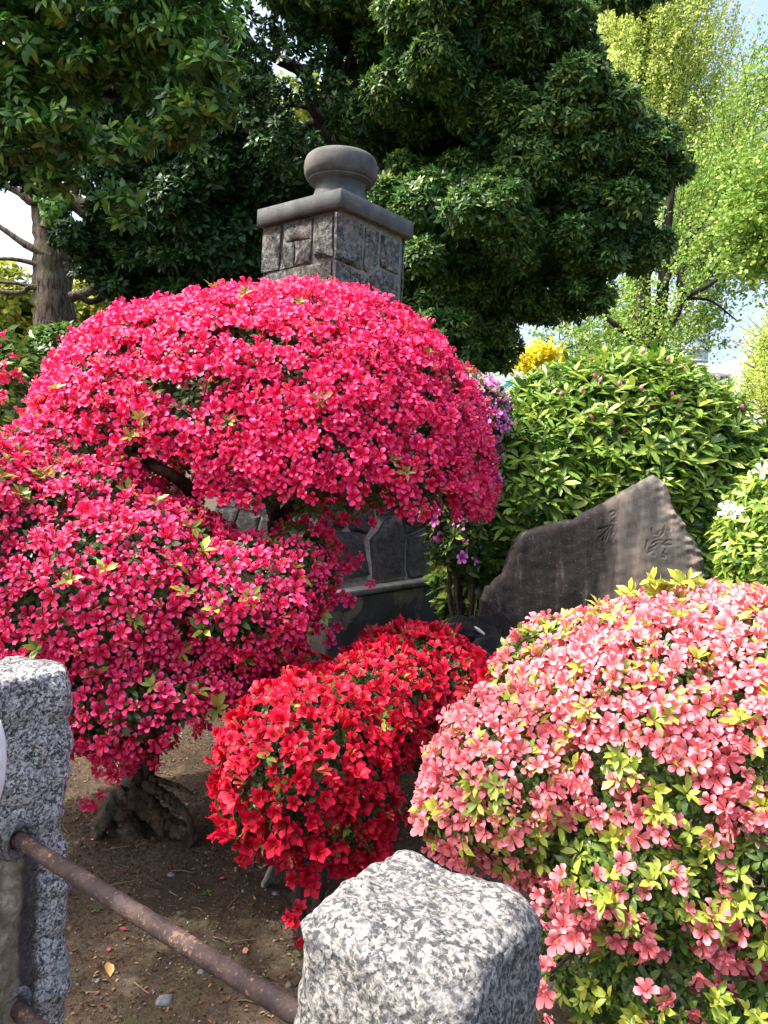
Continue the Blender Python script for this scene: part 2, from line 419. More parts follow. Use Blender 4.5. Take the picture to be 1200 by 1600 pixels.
n = NT('weathered_dressed_stone'); v = n.coord(); a = n.noise(v, 7, 6, .65); b = n.noise(v, 70, 4, .6); w = n.noise(n.coord((5, 5, .8)), 3, 4)
c = n.ramp(a, [(.3, (.055, .062, .064)), (.7, (.13, .139, .14))]); c = n.mix(n.ramp(w, [(.5, 0.), (.7, .5)]), c, (.055, .055, .058)); c = n.mix(n.ramp(b, [(.6, 0.), (.72, .5)]), c, (.06, .06, .062))
c = n.mix(n.ramp(n.noise(v, 2.4, 3), [(.55, 0.), (.7, .35)]), c, (.20, .155, .14))
n.bump(b, .35, .006); dressed = n.fin(c, .85, .25)

mon = empty('stone_monument', (PC[0], PC[1], float(gz(*PC))), 'tall grey stone pillar with square cap and round knob behind the big crimson azalea dome', 'monument')
zs = np.linspace(zL - .02, at(525, 340, 5.3).z + .1, 26); m = MB(); V = []
for z in zs:
    s = float(sz(z)) - .010
    for a_ in (0, 1, 2, 3):
        q = PC + dirv(cd + 90 * a_) * s * 1.41421; V.append((q[0], q[1], z))
m.quads(V, [(i * 4 + a_, i * 4 + (a_ + 1) % 4, (i + 1) * 4 + (a_ + 1) % 4, (i + 1) * 4 + a_) for i in range(len(zs) - 1) for a_ in range(4)])
link('core', m.mesh('core', mortar, False), mon)
zcap0 = at(530, 322, 5.25).z; zcap1 = at(530, 293, 5.25).z
def stone(face, uz, mat, bulge=.014, gap=.005):
    uz = np.array(uz, float); P2 = uz.copy(); c = P2.mean(0)
    sc = np.array([float(sz(c[1])), 1.]); L = (P2 - c) * sc          # metres in the face
    per = np.linalg.norm(np.roll(L, -1, 0) - L, axis=1); Nn = max(12, len(L) + 4); pts = []
    tot = per.sum()
    for i in range(len(L)):
        k = max(1, round(Nn * per[i] / tot))
        for t in range(k): pts.append(L[i] + (L[(i + 1) % len(L)] - L[i]) * t / k)
    L = np.array(pts); rad = np.linalg.norm(L, axis=1, keepdims=True); mean = rad.mean()
    L = L * (1 - gap / np.maximum(rad, .02)) + rng.normal(size=L.shape) * .0035
    b = bulge * rng.uniform(.6, 1.3); k = len(L); V = []; tilt = rng.normal(size=2) * .04
    for shrink, out in ((1., -.014), (.988, b * .5), (.84, b * .8), (.45, b)):
        for q in L * shrink:
            o = out + (rng.normal() * .005 + q @ tilt if shrink < .95 else 0); u, z = q / sc + c
            V.append(face_pt(face, u, z, o))
    V.append(face_pt(face, *(c), b * 1.05)); T = []
    for r in range(3):
        for i in range(k):
            j = (i + 1) % k; A, B, C, D_ = r * k + i, r * k + j, (r + 1) * k + j, (r + 1) * k + i; T += [(A, B, C), (A, C, D_)]
    for i in range(k): T.append((3 * k + i, 3 * k + (i + 1) % k, 4 * k))
    if face in ('L', 'BL'): T = [t[::-1] for t in T]
    o = link('stone', mesh_np('stone', V, T, None, [mat], True), mon); o.data.set_sharp_from_angle(angle=R_(38)); return o
def zoomst(face, pts, mat, **k):              # outline measured on the 4x enlargement of the top
    stone(face, [px_face(face, 380 + a / 4, 200 + b / 4) for a, b in pts], mat, **k)
for pts in ([(128, 625), (243, 600), (225, 890), (112, 915)], [(252, 598), (438, 555), (430, 690), (262, 718)], [(250, 722), (320, 708), (316, 870), (228, 890)],
            [(325, 706), (432, 692), (428, 845), (324, 868)], [(448, 552), (566, 515), (560, 808), (450, 815), (438, 690)], [(105, 930), (320, 872), (556, 826), (552, 1010), (552, 1120), (105, 1160)]):
    zoomst('L', pts, stone_m)
for pts in ([(580, 520), (752, 605), (745, 890), (640, 850), (572, 812)], [(768, 612), (850, 650), (838, 860), (776, 905), (752, 890)], [(866, 660), (978, 700), (968, 920), (858, 862)],
            [(572, 828), (640, 860), (720, 900), (715, 1075), (566, 1010)], [(726, 905), (776, 925), (790, 1000), (728, 1010)], [(850, 880), (966, 935), (966, 1110), (880, 1060), (795, 1005), (790, 925)],
            [(724, 1020), (820, 1065), (815, 1130), (720, 1090)], [(828, 1070), (868, 1090), (866, 1160), (824, 1140)], [(876, 1092), (964, 1130), (962, 1190), (872, 1165)]):
    zoomst('R', pts, stone_m)
def rows(face, za, zb, mat, h=.2, w=.3):
    z = za
    while z < zb - .04:
        zn = min(z + h * rng.uniform(.8, 1.25), zb)
        if zb - zn < .1: zn = zb
        u = -1.; s = float(sz(z))
        while u < .98:
            un = min(u + w * rng.uniform(.7, 1.4) / s, 1.)
            if 1 - un < .25: un = 1.
            j = rng.normal(size=4) * .012
            stone(face, [(u, z + j[0]), (un, z + j[1]), (un - (.04 if un < 1 else 0), zn + j[2]), (u, zn + j[3])], mat); u = un
        z = zn
zt = px_face('R', 600, 470)[1]; ztop = zcap0
rows('BR', zL, ztop, stone_m, .3, .36); rows('BL', zL, ztop, stone_m, .3, .36)
zR = px_face('R', 600, 700)[1]
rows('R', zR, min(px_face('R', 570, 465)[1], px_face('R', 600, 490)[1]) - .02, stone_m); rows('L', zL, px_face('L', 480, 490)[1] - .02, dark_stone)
for pts in ([(503, 835), (556, 828), (568, 840), (578, 900), (503, 915)], [(578, 845), (600, 812), (612, 806), (624, 815), (632, 840), (630, 890), (632, 903), (583, 908)],
            [(636, 838), (665, 826), (690, 840), (702, 896), (640, 903), (634, 890)], [(628, 812), (622, 795), (628, 770), (656, 778), (668, 822), (634, 836)], [(588, 806), (586, 782), (622, 772), (619, 803), (608, 802)],
            [(545, 828), (540, 790), (580, 782), (584, 808), (572, 838)], [(500, 826), (500, 790), (535, 788), (538, 826)],
            [(500, 785), (500, 735), (560, 730), (565, 778)], [(568, 776), (562, 728), (612, 722), (618, 768)], [(622, 766), (616, 720), (640, 716), (654, 772)]):
    stone('R', [px_face('R', *p) for p in pts], dark_stone, bulge=.035, gap=.009)
# plinth, cap, knob
axp = np.array([[*FR['R'][0], 0], [*FR['R'][1], 0], [0, 0, 1]])
n = NT('rendered_plinth'); v = n.coord(); a = n.noise(v, 4, 6, .65); w = n.noise(n.coord((6, 6, .7)), 2, 4); pk = n.noise(v, 2.3, 5, .55, .4)
c = n.ramp(a, [(.35, (.028, .03, .028)), (.7, (.075, .08, .07))]); c = n.mix(n.ramp(pk, [(.585, 0.), (.60, .9)]), c, n.ramp(n.noise(v, 18, 5), [(.35, (.075, .07, .05)), (.7, (.17, .165, .12))]))
c = n.mix(n.ramp(w, [(.58, 0.), (.75, .5)]), c, (.13, .14, .13)); n.bump(n.mix(.6, n.noise(v, 40, 5), n.ramp(pk, [(.585, 1.), (.60, 0.)])), .5, .01); plinth_m = n.fin(c, .85, .25)
def bevel_box(name, cz, h, hz, mat, parent, bev=.012):
    me = MB().box((PC[0], PC[1], cz), (h, h, hz), axp).mesh(name, mat, False); o = link(name, me, parent)
    b = o.modifiers.new('bevel', 'BEVEL'); b.width = bev; b.segments = 2; return o
gl = float(gz(*PC))
bevel_box('plinth', (gl - .25 + zL - .045) / 2, .80, (zL - .045 - gl + .25) / 2, plinth_m, mon, .02)
n = NT('ledge_stone'); v = n.coord(); c = n.ramp(n.noise(v, 12, 5), [(.3, (.10, .11, .10)), (.7, (.26, .27, .25))]); n.bump(n.noise(v, 50, 4), .4, .008); ledge_m = n.fin(c, .85, .2)
bevel_box('ledge', zL - .022, .812, .022, ledge_m, mon, .012)
bevel_box('cap', (zcap0 + zcap1) / 2, .415, (zcap1 - zcap0) / 2, dressed, mon, .008)
zk1 = at(526, 247, 5.83).z; zk0 = zcap1 - .002; H = zk1 - zk0
prof = [(0, .25), (.04, .25), (.14, .235), (.24, .212), (.36, .192), (.46, .184), (.52, .19), (.55, .225), (.56, .238), (.585, .24), (.59, .232), (.60, .244), (.63, .260), (.69, .271), (.78, .274), (.88, .271), (.95, .26), (.985, .245), (1.0, .22), (1.005, .01)]
sg = 48; V = [(PC[0] + .02 + r * math.cos(6.28318 * j / sg), PC[1] + r * math.sin(6.28318 * j / sg), zk0 + t * H) for t, r in prof for j in range(sg)]
m = MB().quads(V, [(i * sg + j, i * sg + (j + 1) % sg, (i + 1) * sg + (j + 1) % sg, (i + 1) * sg + j) for i in range(len(prof) - 1) for j in range(sg)])
k = link('knob', m.mesh('knob', dressed), mon); k.data.set_sharp_from_angle(angle=R_(50))

# ------------------------------------------------------------------ engraved stele
sn = Vector((-.10, -.98, .14)).normalized(); sp = at(900, 900, 4.3)
def on_stele(px, py):
    d = ray(px, py); t = (sp - EYE).dot(sn) / d.dot(sn); return EYE + d * t
su = Vector((0, 0, 1)).cross(-sn).normalized() * -1; su = su if su.x > 0 else -su; sv = sn.cross(su); sv = sv if sv.z > 0 else -sv
def st_uv(px, py): p = on_stele(px, py) - sp; return p.dot(su), p.dot(sv)
TOP = [(749, 960), (750, 938), (757, 918), (772, 905), (786, 893), (793, 868), (801, 849), (812, 834), (822, 827), (850, 819), (880, 813), (902, 807), (925, 795), (943, 784), (965, 770), (985, 759), (1010, 745), (1022, 738), (1031, 739), (1040, 747),
       (1053, 764), (1058, 790), (1068, 806), (1080, 822), (1090, 842), (1100, 862), (1108, 885), (1113, 915)]
tuv = np.array([st_uv(*p) for p in TOP]); tu = np.maximum.accumulate(tuv[:, 0] + np.arange(len(TOP)) * 1e-5)
bot = st_uv(900, 1085)[1]
ZO = lambda p: st_uv(900 + p[0] / 6.667, 770 + p[1] / 6.667)
STR = [[(355, 210), (385, 190), (412, 205), (405, 236), (375, 242)], [(372, 305), (410, 268), (417, 300), (392, 312)], [(282, 296), (296, 328)], [(232, 380), (300, 365), (342, 345), (402, 345)], [(362, 345), (300, 420), (238, 472)],
       [(302, 440), (285, 492)], [(350, 380), (332, 440), (308, 494)], [(376, 375), (364, 440), (382, 504)], [(396, 360), (384, 420)],
       [(788, 380), (800, 430), (850, 442)], [(926, 350), (906, 420), (860, 465), (818, 472)], [(864, 398), (850, 440)], [(986, 380), (980, 392)], [(742, 498), (724, 578)], [(790, 532), (860, 490), (902, 502)], [(763, 588), (842, 540)],
       [(868, 500), (890, 546), (940, 500), (990, 495), (1000, 530), (1016, 546)], [(900, 546), (1012, 546)], [(752, 626), (792, 600)], [(932, 590), (904, 632), (932, 650), (920, 678), (898, 666)], [(808, 648), (814, 656)]]
NU, NV = 300, 190
us = np.linspace(tu[0], tu[-1], NU); tops = np.interp(us, tu, tuv[:, 1]); tops += .005 * vnoise(np.stack([us * 30, us * 0, us * 0], -1), 1.) + .004 * vnoise(np.stack([us * 95, us * 0, us * 0], -1), 1.) + .003 * np.round(vnoise(np.stack([us * 60, us * 0, us * 0], -1), 1.))
vv = np.linspace(0, 1, NV) ** .8; U = np.repeat(us[:, None], NV, 1); Vv = bot + (tops[:, None] - bot) * vv[None]
E = np.minimum(np.minimum(tops[:, None] - Vv, (U - us[0])), (us[-1] - U)); slope = np.gradient(tops, us); E = np.minimum(E, (tops[:, None] - Vv) / np.sqrt(1 + slope[:, None] ** 2))
E = np.minimum(U - us[0], us[-1] - U) * 0 + 9.
edge = np.stack([us, tops], -1)[::3]; edge = np.concatenate([[[us[0], bot]], edge, [[us[-1], tops[-1]], [us[-1], bot]]])
for a_, b_ in zip(edge[:-1], edge[1:]):
    ab = b_ - a_; t = np.clip(((U - a_[0]) * ab[0] + (Vv - a_[1]) * ab[1]) / max(ab @ ab, 1e-12), 0, 1); E = np.minimum(E, np.hypot(U - a_[0] - t * ab[0], Vv - a_[1] - t * ab[1]))
P3 = np.stack([U, Vv, 0 * U], -1); disp = .006 * vnoise(P3, 3.) + .003 * vnoise(P3, 11.) + .0012 * vnoise(P3, 45)
disp -= .05 * np.exp(-np.maximum(E, 0) / .014) 
chip = sm(st_uv(985, 800)[0], st_uv(1075, 800)[0], U); disp -= chip * .035 * np.exp(-np.maximum(E, 0) / .05) * (1 + .7 * vnoise(P3, 22) + .5 * vnoise(P3, 60))
dist = np.full(U.shape, 9.)
for sk in STR:
    q = np.array([ZO(p) for p in sk])
    for a_, b_ in zip(q[:-1], q[1:]):
        ab = b_ - a_; t = np.clip(((U - a_[0]) * ab[0] + (Vv - a_[1]) * ab[1]) / (ab @ ab), 0, 1); dist = np.minimum(dist, np.hypot(U - a_[0] - t * ab[0], Vv - a_[1] - t * ab[1]))
disp -= .0026 * (1 - sm(.0015, .0065, dist)); disp += .0008 * np.exp(-((dist - .012) / .004) ** 2)
o3 = np.array(sp); front = o3 + U[..., None] * np.array(su) + Vv[..., None] * np.array(sv) + disp[..., None] * np.array(sn)
back = o3 + U[..., None] * np.array(su) + Vv[..., None] * np.array(sv) - (.22 - .08 * np.exp(-np.maximum(E, 0) / .05))[..., None] * np.array(sn)
m = MB(); ix = np.arange(NU * NV).reshape(NU, NV)
Qf = np.stack([ix[:-1, :-1], ix[1:, :-1], ix[1:, 1:], ix[:-1, 1:]], -1).reshape(-1, 4); nf = NU * NV
Qb = Qf[:, ::-1] + nf
bd = np.concatenate([ix[0, :], ix[1:, -1], ix[-1, -2::-1], ix[-2:0:-1, 0]]); bd2 = np.roll(bd, -1)
Qe = np.stack([bd, bd2, bd2 + nf, bd + nf], -1)
Va = np.concatenate([front.reshape(-1, 3), back.reshape(-1, 3)])
n = NT('streaked_slate'); v = n.coord((1, 1, 1))
geo = n.new('ShaderNodeTexCoord'); sep = n.new('ShaderNodeSeparateXYZ'); n.link(geo.outputs['Object'], sep.inputs[0])
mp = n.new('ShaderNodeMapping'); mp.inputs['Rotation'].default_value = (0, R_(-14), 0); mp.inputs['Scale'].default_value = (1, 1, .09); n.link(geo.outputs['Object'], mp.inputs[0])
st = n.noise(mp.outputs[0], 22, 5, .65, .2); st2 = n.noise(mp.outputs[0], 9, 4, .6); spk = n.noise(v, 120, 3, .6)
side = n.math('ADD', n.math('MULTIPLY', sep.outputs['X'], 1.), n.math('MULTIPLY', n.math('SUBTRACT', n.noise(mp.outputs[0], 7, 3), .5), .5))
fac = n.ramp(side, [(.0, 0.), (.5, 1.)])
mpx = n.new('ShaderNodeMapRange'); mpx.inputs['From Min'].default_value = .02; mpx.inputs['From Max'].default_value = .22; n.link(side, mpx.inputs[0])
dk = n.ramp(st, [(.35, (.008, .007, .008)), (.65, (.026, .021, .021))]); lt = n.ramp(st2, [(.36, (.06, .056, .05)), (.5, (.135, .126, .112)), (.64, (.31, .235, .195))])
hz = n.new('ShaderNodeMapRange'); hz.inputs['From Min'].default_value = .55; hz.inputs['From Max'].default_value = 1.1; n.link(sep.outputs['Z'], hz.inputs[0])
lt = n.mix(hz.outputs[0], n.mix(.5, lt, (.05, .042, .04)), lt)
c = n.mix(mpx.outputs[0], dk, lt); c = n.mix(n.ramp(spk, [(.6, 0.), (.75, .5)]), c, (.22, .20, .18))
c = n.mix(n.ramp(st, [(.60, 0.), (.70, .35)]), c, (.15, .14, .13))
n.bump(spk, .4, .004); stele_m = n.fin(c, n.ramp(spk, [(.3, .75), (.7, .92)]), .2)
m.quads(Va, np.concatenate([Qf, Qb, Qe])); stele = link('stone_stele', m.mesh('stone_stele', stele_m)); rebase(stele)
stele.data.set_sharp_from_angle(angle=R_(50))
tag(stele, 'dark streaked standing stone slab with two engraved characters beside the stone pillar', 'stele')
splat(front.reshape(-1, 3)[::23], np.full(len(front.reshape(-1, 3)[::23]), .03))

# ------------------------------------------------------------------ rocks
def rock(name, px, py, Y, r, mat, label, flat=1., seed=0, sink=.3, sub=4, cat='rock', rough=.35, loc=None):
    import bmesh
    bm = bmesh.new(); bmesh.ops.create_icosphere(bm, subdivisions=sub, radius=1); sd = Vector((seed * 7.3, seed * 3.1, 1.7 * seed))
    for vtx in bm.verts:
        p = vtx.co.copy(); k = 1 + rough * mnoise.noise(p * 1.1 + sd) + rough * .5 * mnoise.noise(p * 2.6 + sd) + rough * .22 * mnoise.noise(p * 6 + sd) + rough * .1 * mnoise.noise(p * 14 + sd)
        vtx.co = Vector((p.x * r[0] * k, p.y * r[1] * k, p.z * r[2] * k))
    me = bpy.data.meshes.new(name); bm.to_mesh(me); bm.free(); me.materials.append(mat); me.shade_smooth(); me.set_sharp_from_angle(angle=R_(40))
    o = bpy.data.objects.new(name, me); COL.objects.link(o); o.location = at(px, py, Y) if loc is None else loc
    if label: tag(o, label, cat)
    return o
n = NT('black_rock'); v = n.coord(); a = n.noise(v, 9, 6, .7, .4); c = n.ramp(a, [(.35, (.005, .005, .0055)), (.7, (.022, .022, .024))]); c = n.mix(n.ramp(n.noise(v, 40, 3), [(.66, 0.), (.72, .6)]), c, (.12, .13, .13)); n.bump(a, 1., .05); black_rock = n.fin(c, .8, .2)
rock('boulder', 728, 1000, 4.25, (.19, .2, .13), black_rock, 'low black boulder between the stone pillar base and the dark slab', seed=2)
rock('boulder', 775, 1035, 4.0, (.16, .15, .12), black_rock, 'layered black rock at the foot of the dark slab behind the pink azalea', seed=5)
rock('boulder', 690, 1165, 2.95, (.20, .22, .09), bark_mat('mossy_rock', (.03, .03, .022), (.10, .095, .065), (.07, .085, .035), 8), 'flat mossy stone between the red azalea and the pink azalea', seed=8, rough=.25)
wood_chip = NT('pale_chip').fin((.55, .52, .46), .7)
o = link('bamboo_chip', MB().tube([at(742, 980, 4.0), at(748, 984, 3.98), at(757, 991, 3.96)], [.006, .009, .006], 6).mesh('bamboo_chip', wood_chip)); rebase(o)
tag(o, 'short pale bamboo chip lying on the black rock', 'chip')

# ------------------------------------------------------------------ granite posts and iron rails
from math import sqrt
fd = np.array([.82, -.573]); fnb = np.array([.573, .82])
def post(name, c, w, z0, z1, mat, label, dips, seed, rnd=.035, rough=.008):
    N = 46; h = w / 2; pts = []; mb = MB(); cz = (z0 + z1) / 2; hz = (z1 - z0) / 2; NZ = int(N * hz / h * .55)
    def grid(fn, nu, nv):
        a = np.linspace(-1, 1, nu); b = np.linspace(-1, 1, nv); A, B = np.meshgrid(a, b, indexing='ij'); V = fn(A, B).reshape(-1, 3)
        i = np.arange(nu * nv).reshape(nu, nv); return V, np.stack([i[:-1, :-1], i[1:, :-1], i[1:, 1:], i[:-1, 1:]], -1).reshape(-1, 4)
    O = lambda A: np.ones_like(A)
    fs = [(lambda A, B: np.stack([O(A), A, B], -1), N, NZ), (lambda A, B: np.stack([-O(A), -A, B], -1), N, NZ), (lambda A, B: np.stack([-A, O(A), B], -1), N, NZ),
          (lambda A, B: np.stack([A, -O(A), B], -1), N, NZ), (lambda A, B: np.stack([A, B, O(A)], -1), N, N), (lambda A, B: np.stack([A, -B, -O(A)], -1), N, N)]
    for fn, a, b in fs:
        V, Qd = grid(fn, a, b); L = V * np.array([h, h, hz]); inn = np.clip(L, [-h + rnd, -h + rnd, -hz + rnd], [h - rnd, h - rnd, hz - rnd]); d = L - inn
        dl = np.linalg.norm(d, axis=1, keepdims=True); nr = np.where(dl > 1e-9, d / np.maximum(dl, 1e-9), 0); L = inn + nr * rnd
        for (u, vv_, rad, dep) in dips:
            g_ = np.exp(-((L[:, 0] - u * h) ** 2 + (L[:, 1] - vv_ * h) ** 2) / (rad * rad)); L[:, 2] -= dep * g_ * sm(hz - .25, hz, L[:, 2])
        sd = np.array([seed * 3.7, seed * 1.3, seed]); disp = rough * (1.5 * vnoise(L + sd, 6) + .9 * vnoise(L + sd, 17) + .45 * vnoise(L + sd, 48) + .22 * vnoise(L + sd, 130))
        L = L + nrm(V * (np.abs(V) > .999)) * 0 + nr * disp[:, None]
        mb.quads(L, Qd)
    V = np.concatenate(mb.V); T = np.concatenate(mb.T)
    key = np.round(V, 5); _, f, inv = np.unique(key, axis=0, return_index=True, return_inverse=True); V = V[f]; T = inv.ravel()[T]
    T = T[(T[:, 0] != T[:, 1]) & (T[:, 1] != T[:, 2]) & (T[:, 0] != T[:, 2])]
    me = mesh_np(name, V - [0, 0, -hz], T, None, [mat]); o = bpy.data.objects.new(name, me); COL.objects.link(o)
    o.location = (c[0], c[1], z0); o.rotation_euler.z = math.atan2(fd[1], fd[0]); tag(o, label, 'fence post', 'granite fence posts'); return o
zr1 = at(56, 1325, 1.375).z; z_topR = at(646, 1318, 1.05).z + .012; z_topL = at(70, 1040, 1.48).z
cR = np.array([-.086, .871]) + (fd + fnb) * .11
cL = np.array([-.654, 1.402]) - fd * .11
zr2 = at(45, 1590, 1.38).z
def stain_l(n, v, c, s2):
    tc = n.new('ShaderNodeTexCoord'); sp_ = n.new('ShaderNodeSeparateXYZ'); n.link(tc.outputs['Object'], sp_.inputs[0])
    y = n.math('ADD', sp_.outputs['Y'], n.math('MULTIPLY', n.math('SUBTRACT', n.noise(v, 11, 4), .5), .035))
    below = n.ramp(n.math('ADD', sp_.outputs['Z'], n.math('MULTIPLY', n.math('SUBTRACT', n.noise(v, 9, 4), .5), .08)), [(zr1 - .02 - z0L, 1.), (zr1 + .0 - z0L, 0.)])
    left = n.ramp(n.math('ADD', y, .5), [(.508, 1.), (.518, 0.)]); dark_ = n.math('MULTIPLY', n.ramp(n.math('ADD', y, .5), [(.498, 0.), (.508, 1.), (.534, 1.), (.545, 0.)]), below)
    br = n.ramp(n.noise(v, 28, 5, .7), [(.32, (.07, .062, .04)), (.52, (.20, .16, .095)), (.72, (.40, .36, .27))])
    c = n.mix(n.math('MULTIPLY', n.math('MULTIPLY', left, below), .92), c, br)
    c = n.mix(n.math('MULTIPLY', dark_, .9), c, (.035, .028, .03)); c = n.mix(n.math('MULTIPLY', n.ramp(n.noise(v, 13, 3), [(.62, 0.), (.66, .8)]), n.ramp(sp_.outputs['Z'], [(.45, 1.), (.62, 0.)])), c, (.32, .42, .45)); return c
z0L = .05; z0R = .05
postL = post('fence_post', cL, .22, z0L, z_topL, granite('grey_granite', dark=.33, stain=stain_l, k=2.1), 'tall rough granite post with iron rails and brown stain beside the crimson azalea', [], 1)
postR = post('fence_post', cR, .22, z0R, z_topR, granite('white_granite', dark=.33, k=.86), 'short white speckled granite post in front of the pink azalea', [(1, -1, .10, .04), (1, 1, .09, .008), (-1, -1, .09, .006)], 4, .034, .0062)
for P_, zz in ((cL, z_topL), (cR, z_topR)):
    q = rng.uniform(-.11, .11, (300, 3)); q[:, 2] = rng.uniform(zz - .6, zz, 300); q[:, :2] += P_; splat(q, np.full(300, .03))
n = NT('rusty_iron'); v = n.coord(); a = n.noise(v, 120, 4, .7); b = n.noise(v, 14, 4); c = n.ramp(n.noise(v, 30, 5), [(.35, (.022, .015, .015)), (.7, (.06, .037, .033))])
c = n.mix(n.ramp(n.mix(.35, a, b), [(.56, 0.), (.64, .7)]), c, (.30, .15, .085)); n.bump(a, .6, .004); rust = n.fin(c, .75, .35)
socket_m = granite('dark_socket', dark=.5, k=.8)
def rail(z, a, b, label):
    ss = np.linspace(a, b, 60); P_ = np.array([[-.654 + fd[0] * s_, 1.402 + fd[1] * s_, z - .035 * s_] for s_ in ss]); P_ += .0002 * rng.normal(size=P_.shape)
    m = MB().tube(P_, .0150, 24, .003); o = link('iron_rail', m.mesh('iron_rail', rust)); 
    c0 = P_[0].copy(); me = o.data; me.transform(Matrix.Translation(-Vector(c0))); o.location = c0
    return tag(o, label, 'rail', 'rusty rails between the posts')
rail(zr1, -.02, .80, 'rusty iron rail running between the two granite posts')
rail(zr2, -.02, .80, 'lower rusty iron rail entering the tall granite post at its bottom')
for z in (zr1, zr2):
    th = np.arange(24) / 24 * 6.28318; V = []; ax1 = np.array([*fnb, 0]); ax3 = np.array([*fd, 0])
    for r_, o_ in ((.036, -.014), (.031, .002), (.024, .0015), (.019, -.003), (.0165, -.014)):
        w_ = 1 + .12 * np.sin(th * 3 + z * 9) * (r_ > .03)
        V += [np.array([-.654, 1.402, z]) + ax1 * r_ * w_[i] * math.cos(t) + np.array([0, 0, 1]) * r_ * w_[i] * math.sin(t) * 1.1 + ax3 * (o_ + .002) for i, t in enumerate(th)]
    mb = MB().quads(V, [(i * 24 + j, i * 24 + (j + 1) % 24, (i + 1) * 24 + (j + 1) % 24, (i + 1) * 24 + j) for i in range(4) for j in range(24)])
    me = mb.mesh('rail_socket', socket_m); o = bpy.data.objects.new('rail_socket', me); COL.objects.link(o); o.parent = postL; o.matrix_parent_inverse = (Matrix.Translation(postL.location) @ Matrix.Rotation(postL.rotation_euler.z, 4, 'Z')).inverted()
# quilted white bag hanging at the left post
n = NT('quilted_white_cloth'); v = n.coord(); n.bump(n.noise(v, 300, 3), .15, .001); cloth = n.fin((.72, .69, .69), .8, .2)
bagc = at(-34, 1212, 1.21); bag = empty('quilted_bag', bagc - Vector((.012, 0, .08)), 'white quilted cloth bag hanging against the tall granite post', 'bag')
A, B = np.meshgrid(np.linspace(-1, 1, 60), np.linspace(-1, 1, 60), indexing='ij')
def bag_side(sg_):
    k = np.maximum(0, (1 - np.abs(A) ** 2.6) * (1 - np.abs(B) ** 2.6)) ** .5; q = np.abs(np.sin((A + B) * 7)) ** .4 * np.abs(np.sin((A - B) * 7)) ** .4
    x = A * .055 * (1 - .25 * B ** 2 + .1 * B); return np.stack([x, sg_ * (.028 * k * (.75 + .25 * q)), B * .082], -1)
mb = MB(); i = np.arange(3600).reshape(60, 60); Qd = np.stack([i[:-1, :-1], i[1:, :-1], i[1:, 1:], i[:-1, 1:]], -1).reshape(-1, 4)
mb.quads(bag_side(-1).reshape(-1, 3), Qd).quads(bag_side(1).reshape(-1, 3), Qd[:, ::-1]); me = mb.mesh('body', cloth); me.transform(Matrix.Translation((0, 0, .09))); link('body', me, bag, loc=(0, 0, 0))
tc = [Vector((-.03, 0, .165)), Vector((-.05, .04, .26)), Vector((-.09, .13, z_topL - bag.location.z + .01)), Vector((-.08, .19, z_topL - bag.location.z + .012)), Vector((-.02, .05, .27)), Vector((.02, 0, .165))]
link('strap', MB().tube(curve(tc, 8), .004, 6).mesh('strap', cloth), bag, loc=(0, 0, 0))

# ------------------------------------------------------------------ ground litter
def ground_pts(n_, x0, x1, y0, y1):
    x = rng.uniform(x0, x1, n_); y = rng.uniform(y0, y1, n_); return np.stack([x, y, gz(x, y)], -1)
def peb_shape():
    import bmesh
    bm = bmesh.new(); bmesh.ops.create_icosphere(bm, subdivisions=1, radius=1)
    V = np.array([v_.co for v_ in bm.verts]) * [1, .8, .5] * (1 + .18 * rng.normal(size=(len(bm.verts), 1))); T = np.array([[v_.index for v_ in f.verts] for f in bm.faces]); bm.free()
    return V, T, np.tile([0, rng.random(), 0, 1], (len(V), 1))
def litter(name, variants, mat, P, Rm, Sc):
    vi = rng.integers(0, len(variants), len(P)); Vs, Ts, Ds, n0 = [], [], [], 0
    for k, (V, T, D) in enumerate(variants):
        s_ = vi == k; X = np.einsum('nij,vj->nvi', Rm[s_] * Sc[s_][:, None, None], V) + P[s_][:, None]
        Vs.append(X.reshape(-1, 3)); Ts.append((T[None] + (np.arange(s_.sum()) * len(V))[:, None, None]).reshape(-1, 3) + n0); Ds.append(np.tile(D, (s_.sum(), 1))); n0 += s_.sum() * len(V)
    o = link(name, mesh_np(name, np.concatenate(Vs), np.concatenate(Ts), np.concatenate(Ds), [mat])); o['kind'] = 'stuff'; return o
n = NT('pebble_stone'); d = data_node(n); c = n.ramp(d[1], [(0, (.04, .037, .033)), (.6, (.12, .115, .105)), (1, (.28, .27, .25))]); c = n.mix(n.ramp(n.noise(n.coord(), 80, 3), [(.4, .5), (.6, 0.)]), c, (.08, .07, .06)); peb_m = n.fin(c, .85, .25)
P = ground_pts(4000, -2.2, 1.2, 1.3, 4.4); litter('pebbles', [peb_shape() for _ in range(8)], peb_m, P + [0, 0, .001], frames_z(np.tile([0, 0, 1.], (len(P), 1)) + rng.normal(size=(len(P), 3)) * .2), .0035 * np.exp(rng.normal(size=len(P)) * .5))
n = NT('dead_leaf'); d = data_node(n); c = n.ramp(d[1], [(0, (.026, .012, .008)), (.55, (.075, .036, .02)), (1, (.19, .115, .055))]); dead = n.fin(c, .8, .2)
P = ground_pts(36000, -2.4, 1.4, 1.3, 4.8); w = vnoise(P, 2.5); P = P[(w > -.2) | (rng.random(len(P)) < .35)]
az = rng.uniform(0, 6.28, len(P)); dd = np.stack([np.cos(az), np.sin(az), rng.normal(size=len(P)) * .15], -1); litter('dry_leaves', leaves_set(.45, [0, .1, .2, .3, .5, .6, .8, 1], False, .3), dead, P + [0, 0, .004], frames_x(dd, np.tile([0, 0, 1.], (len(P), 1)) + rng.normal(size=(len(P), 3)) * .35), rng.uniform(.005, .016, len(P)))
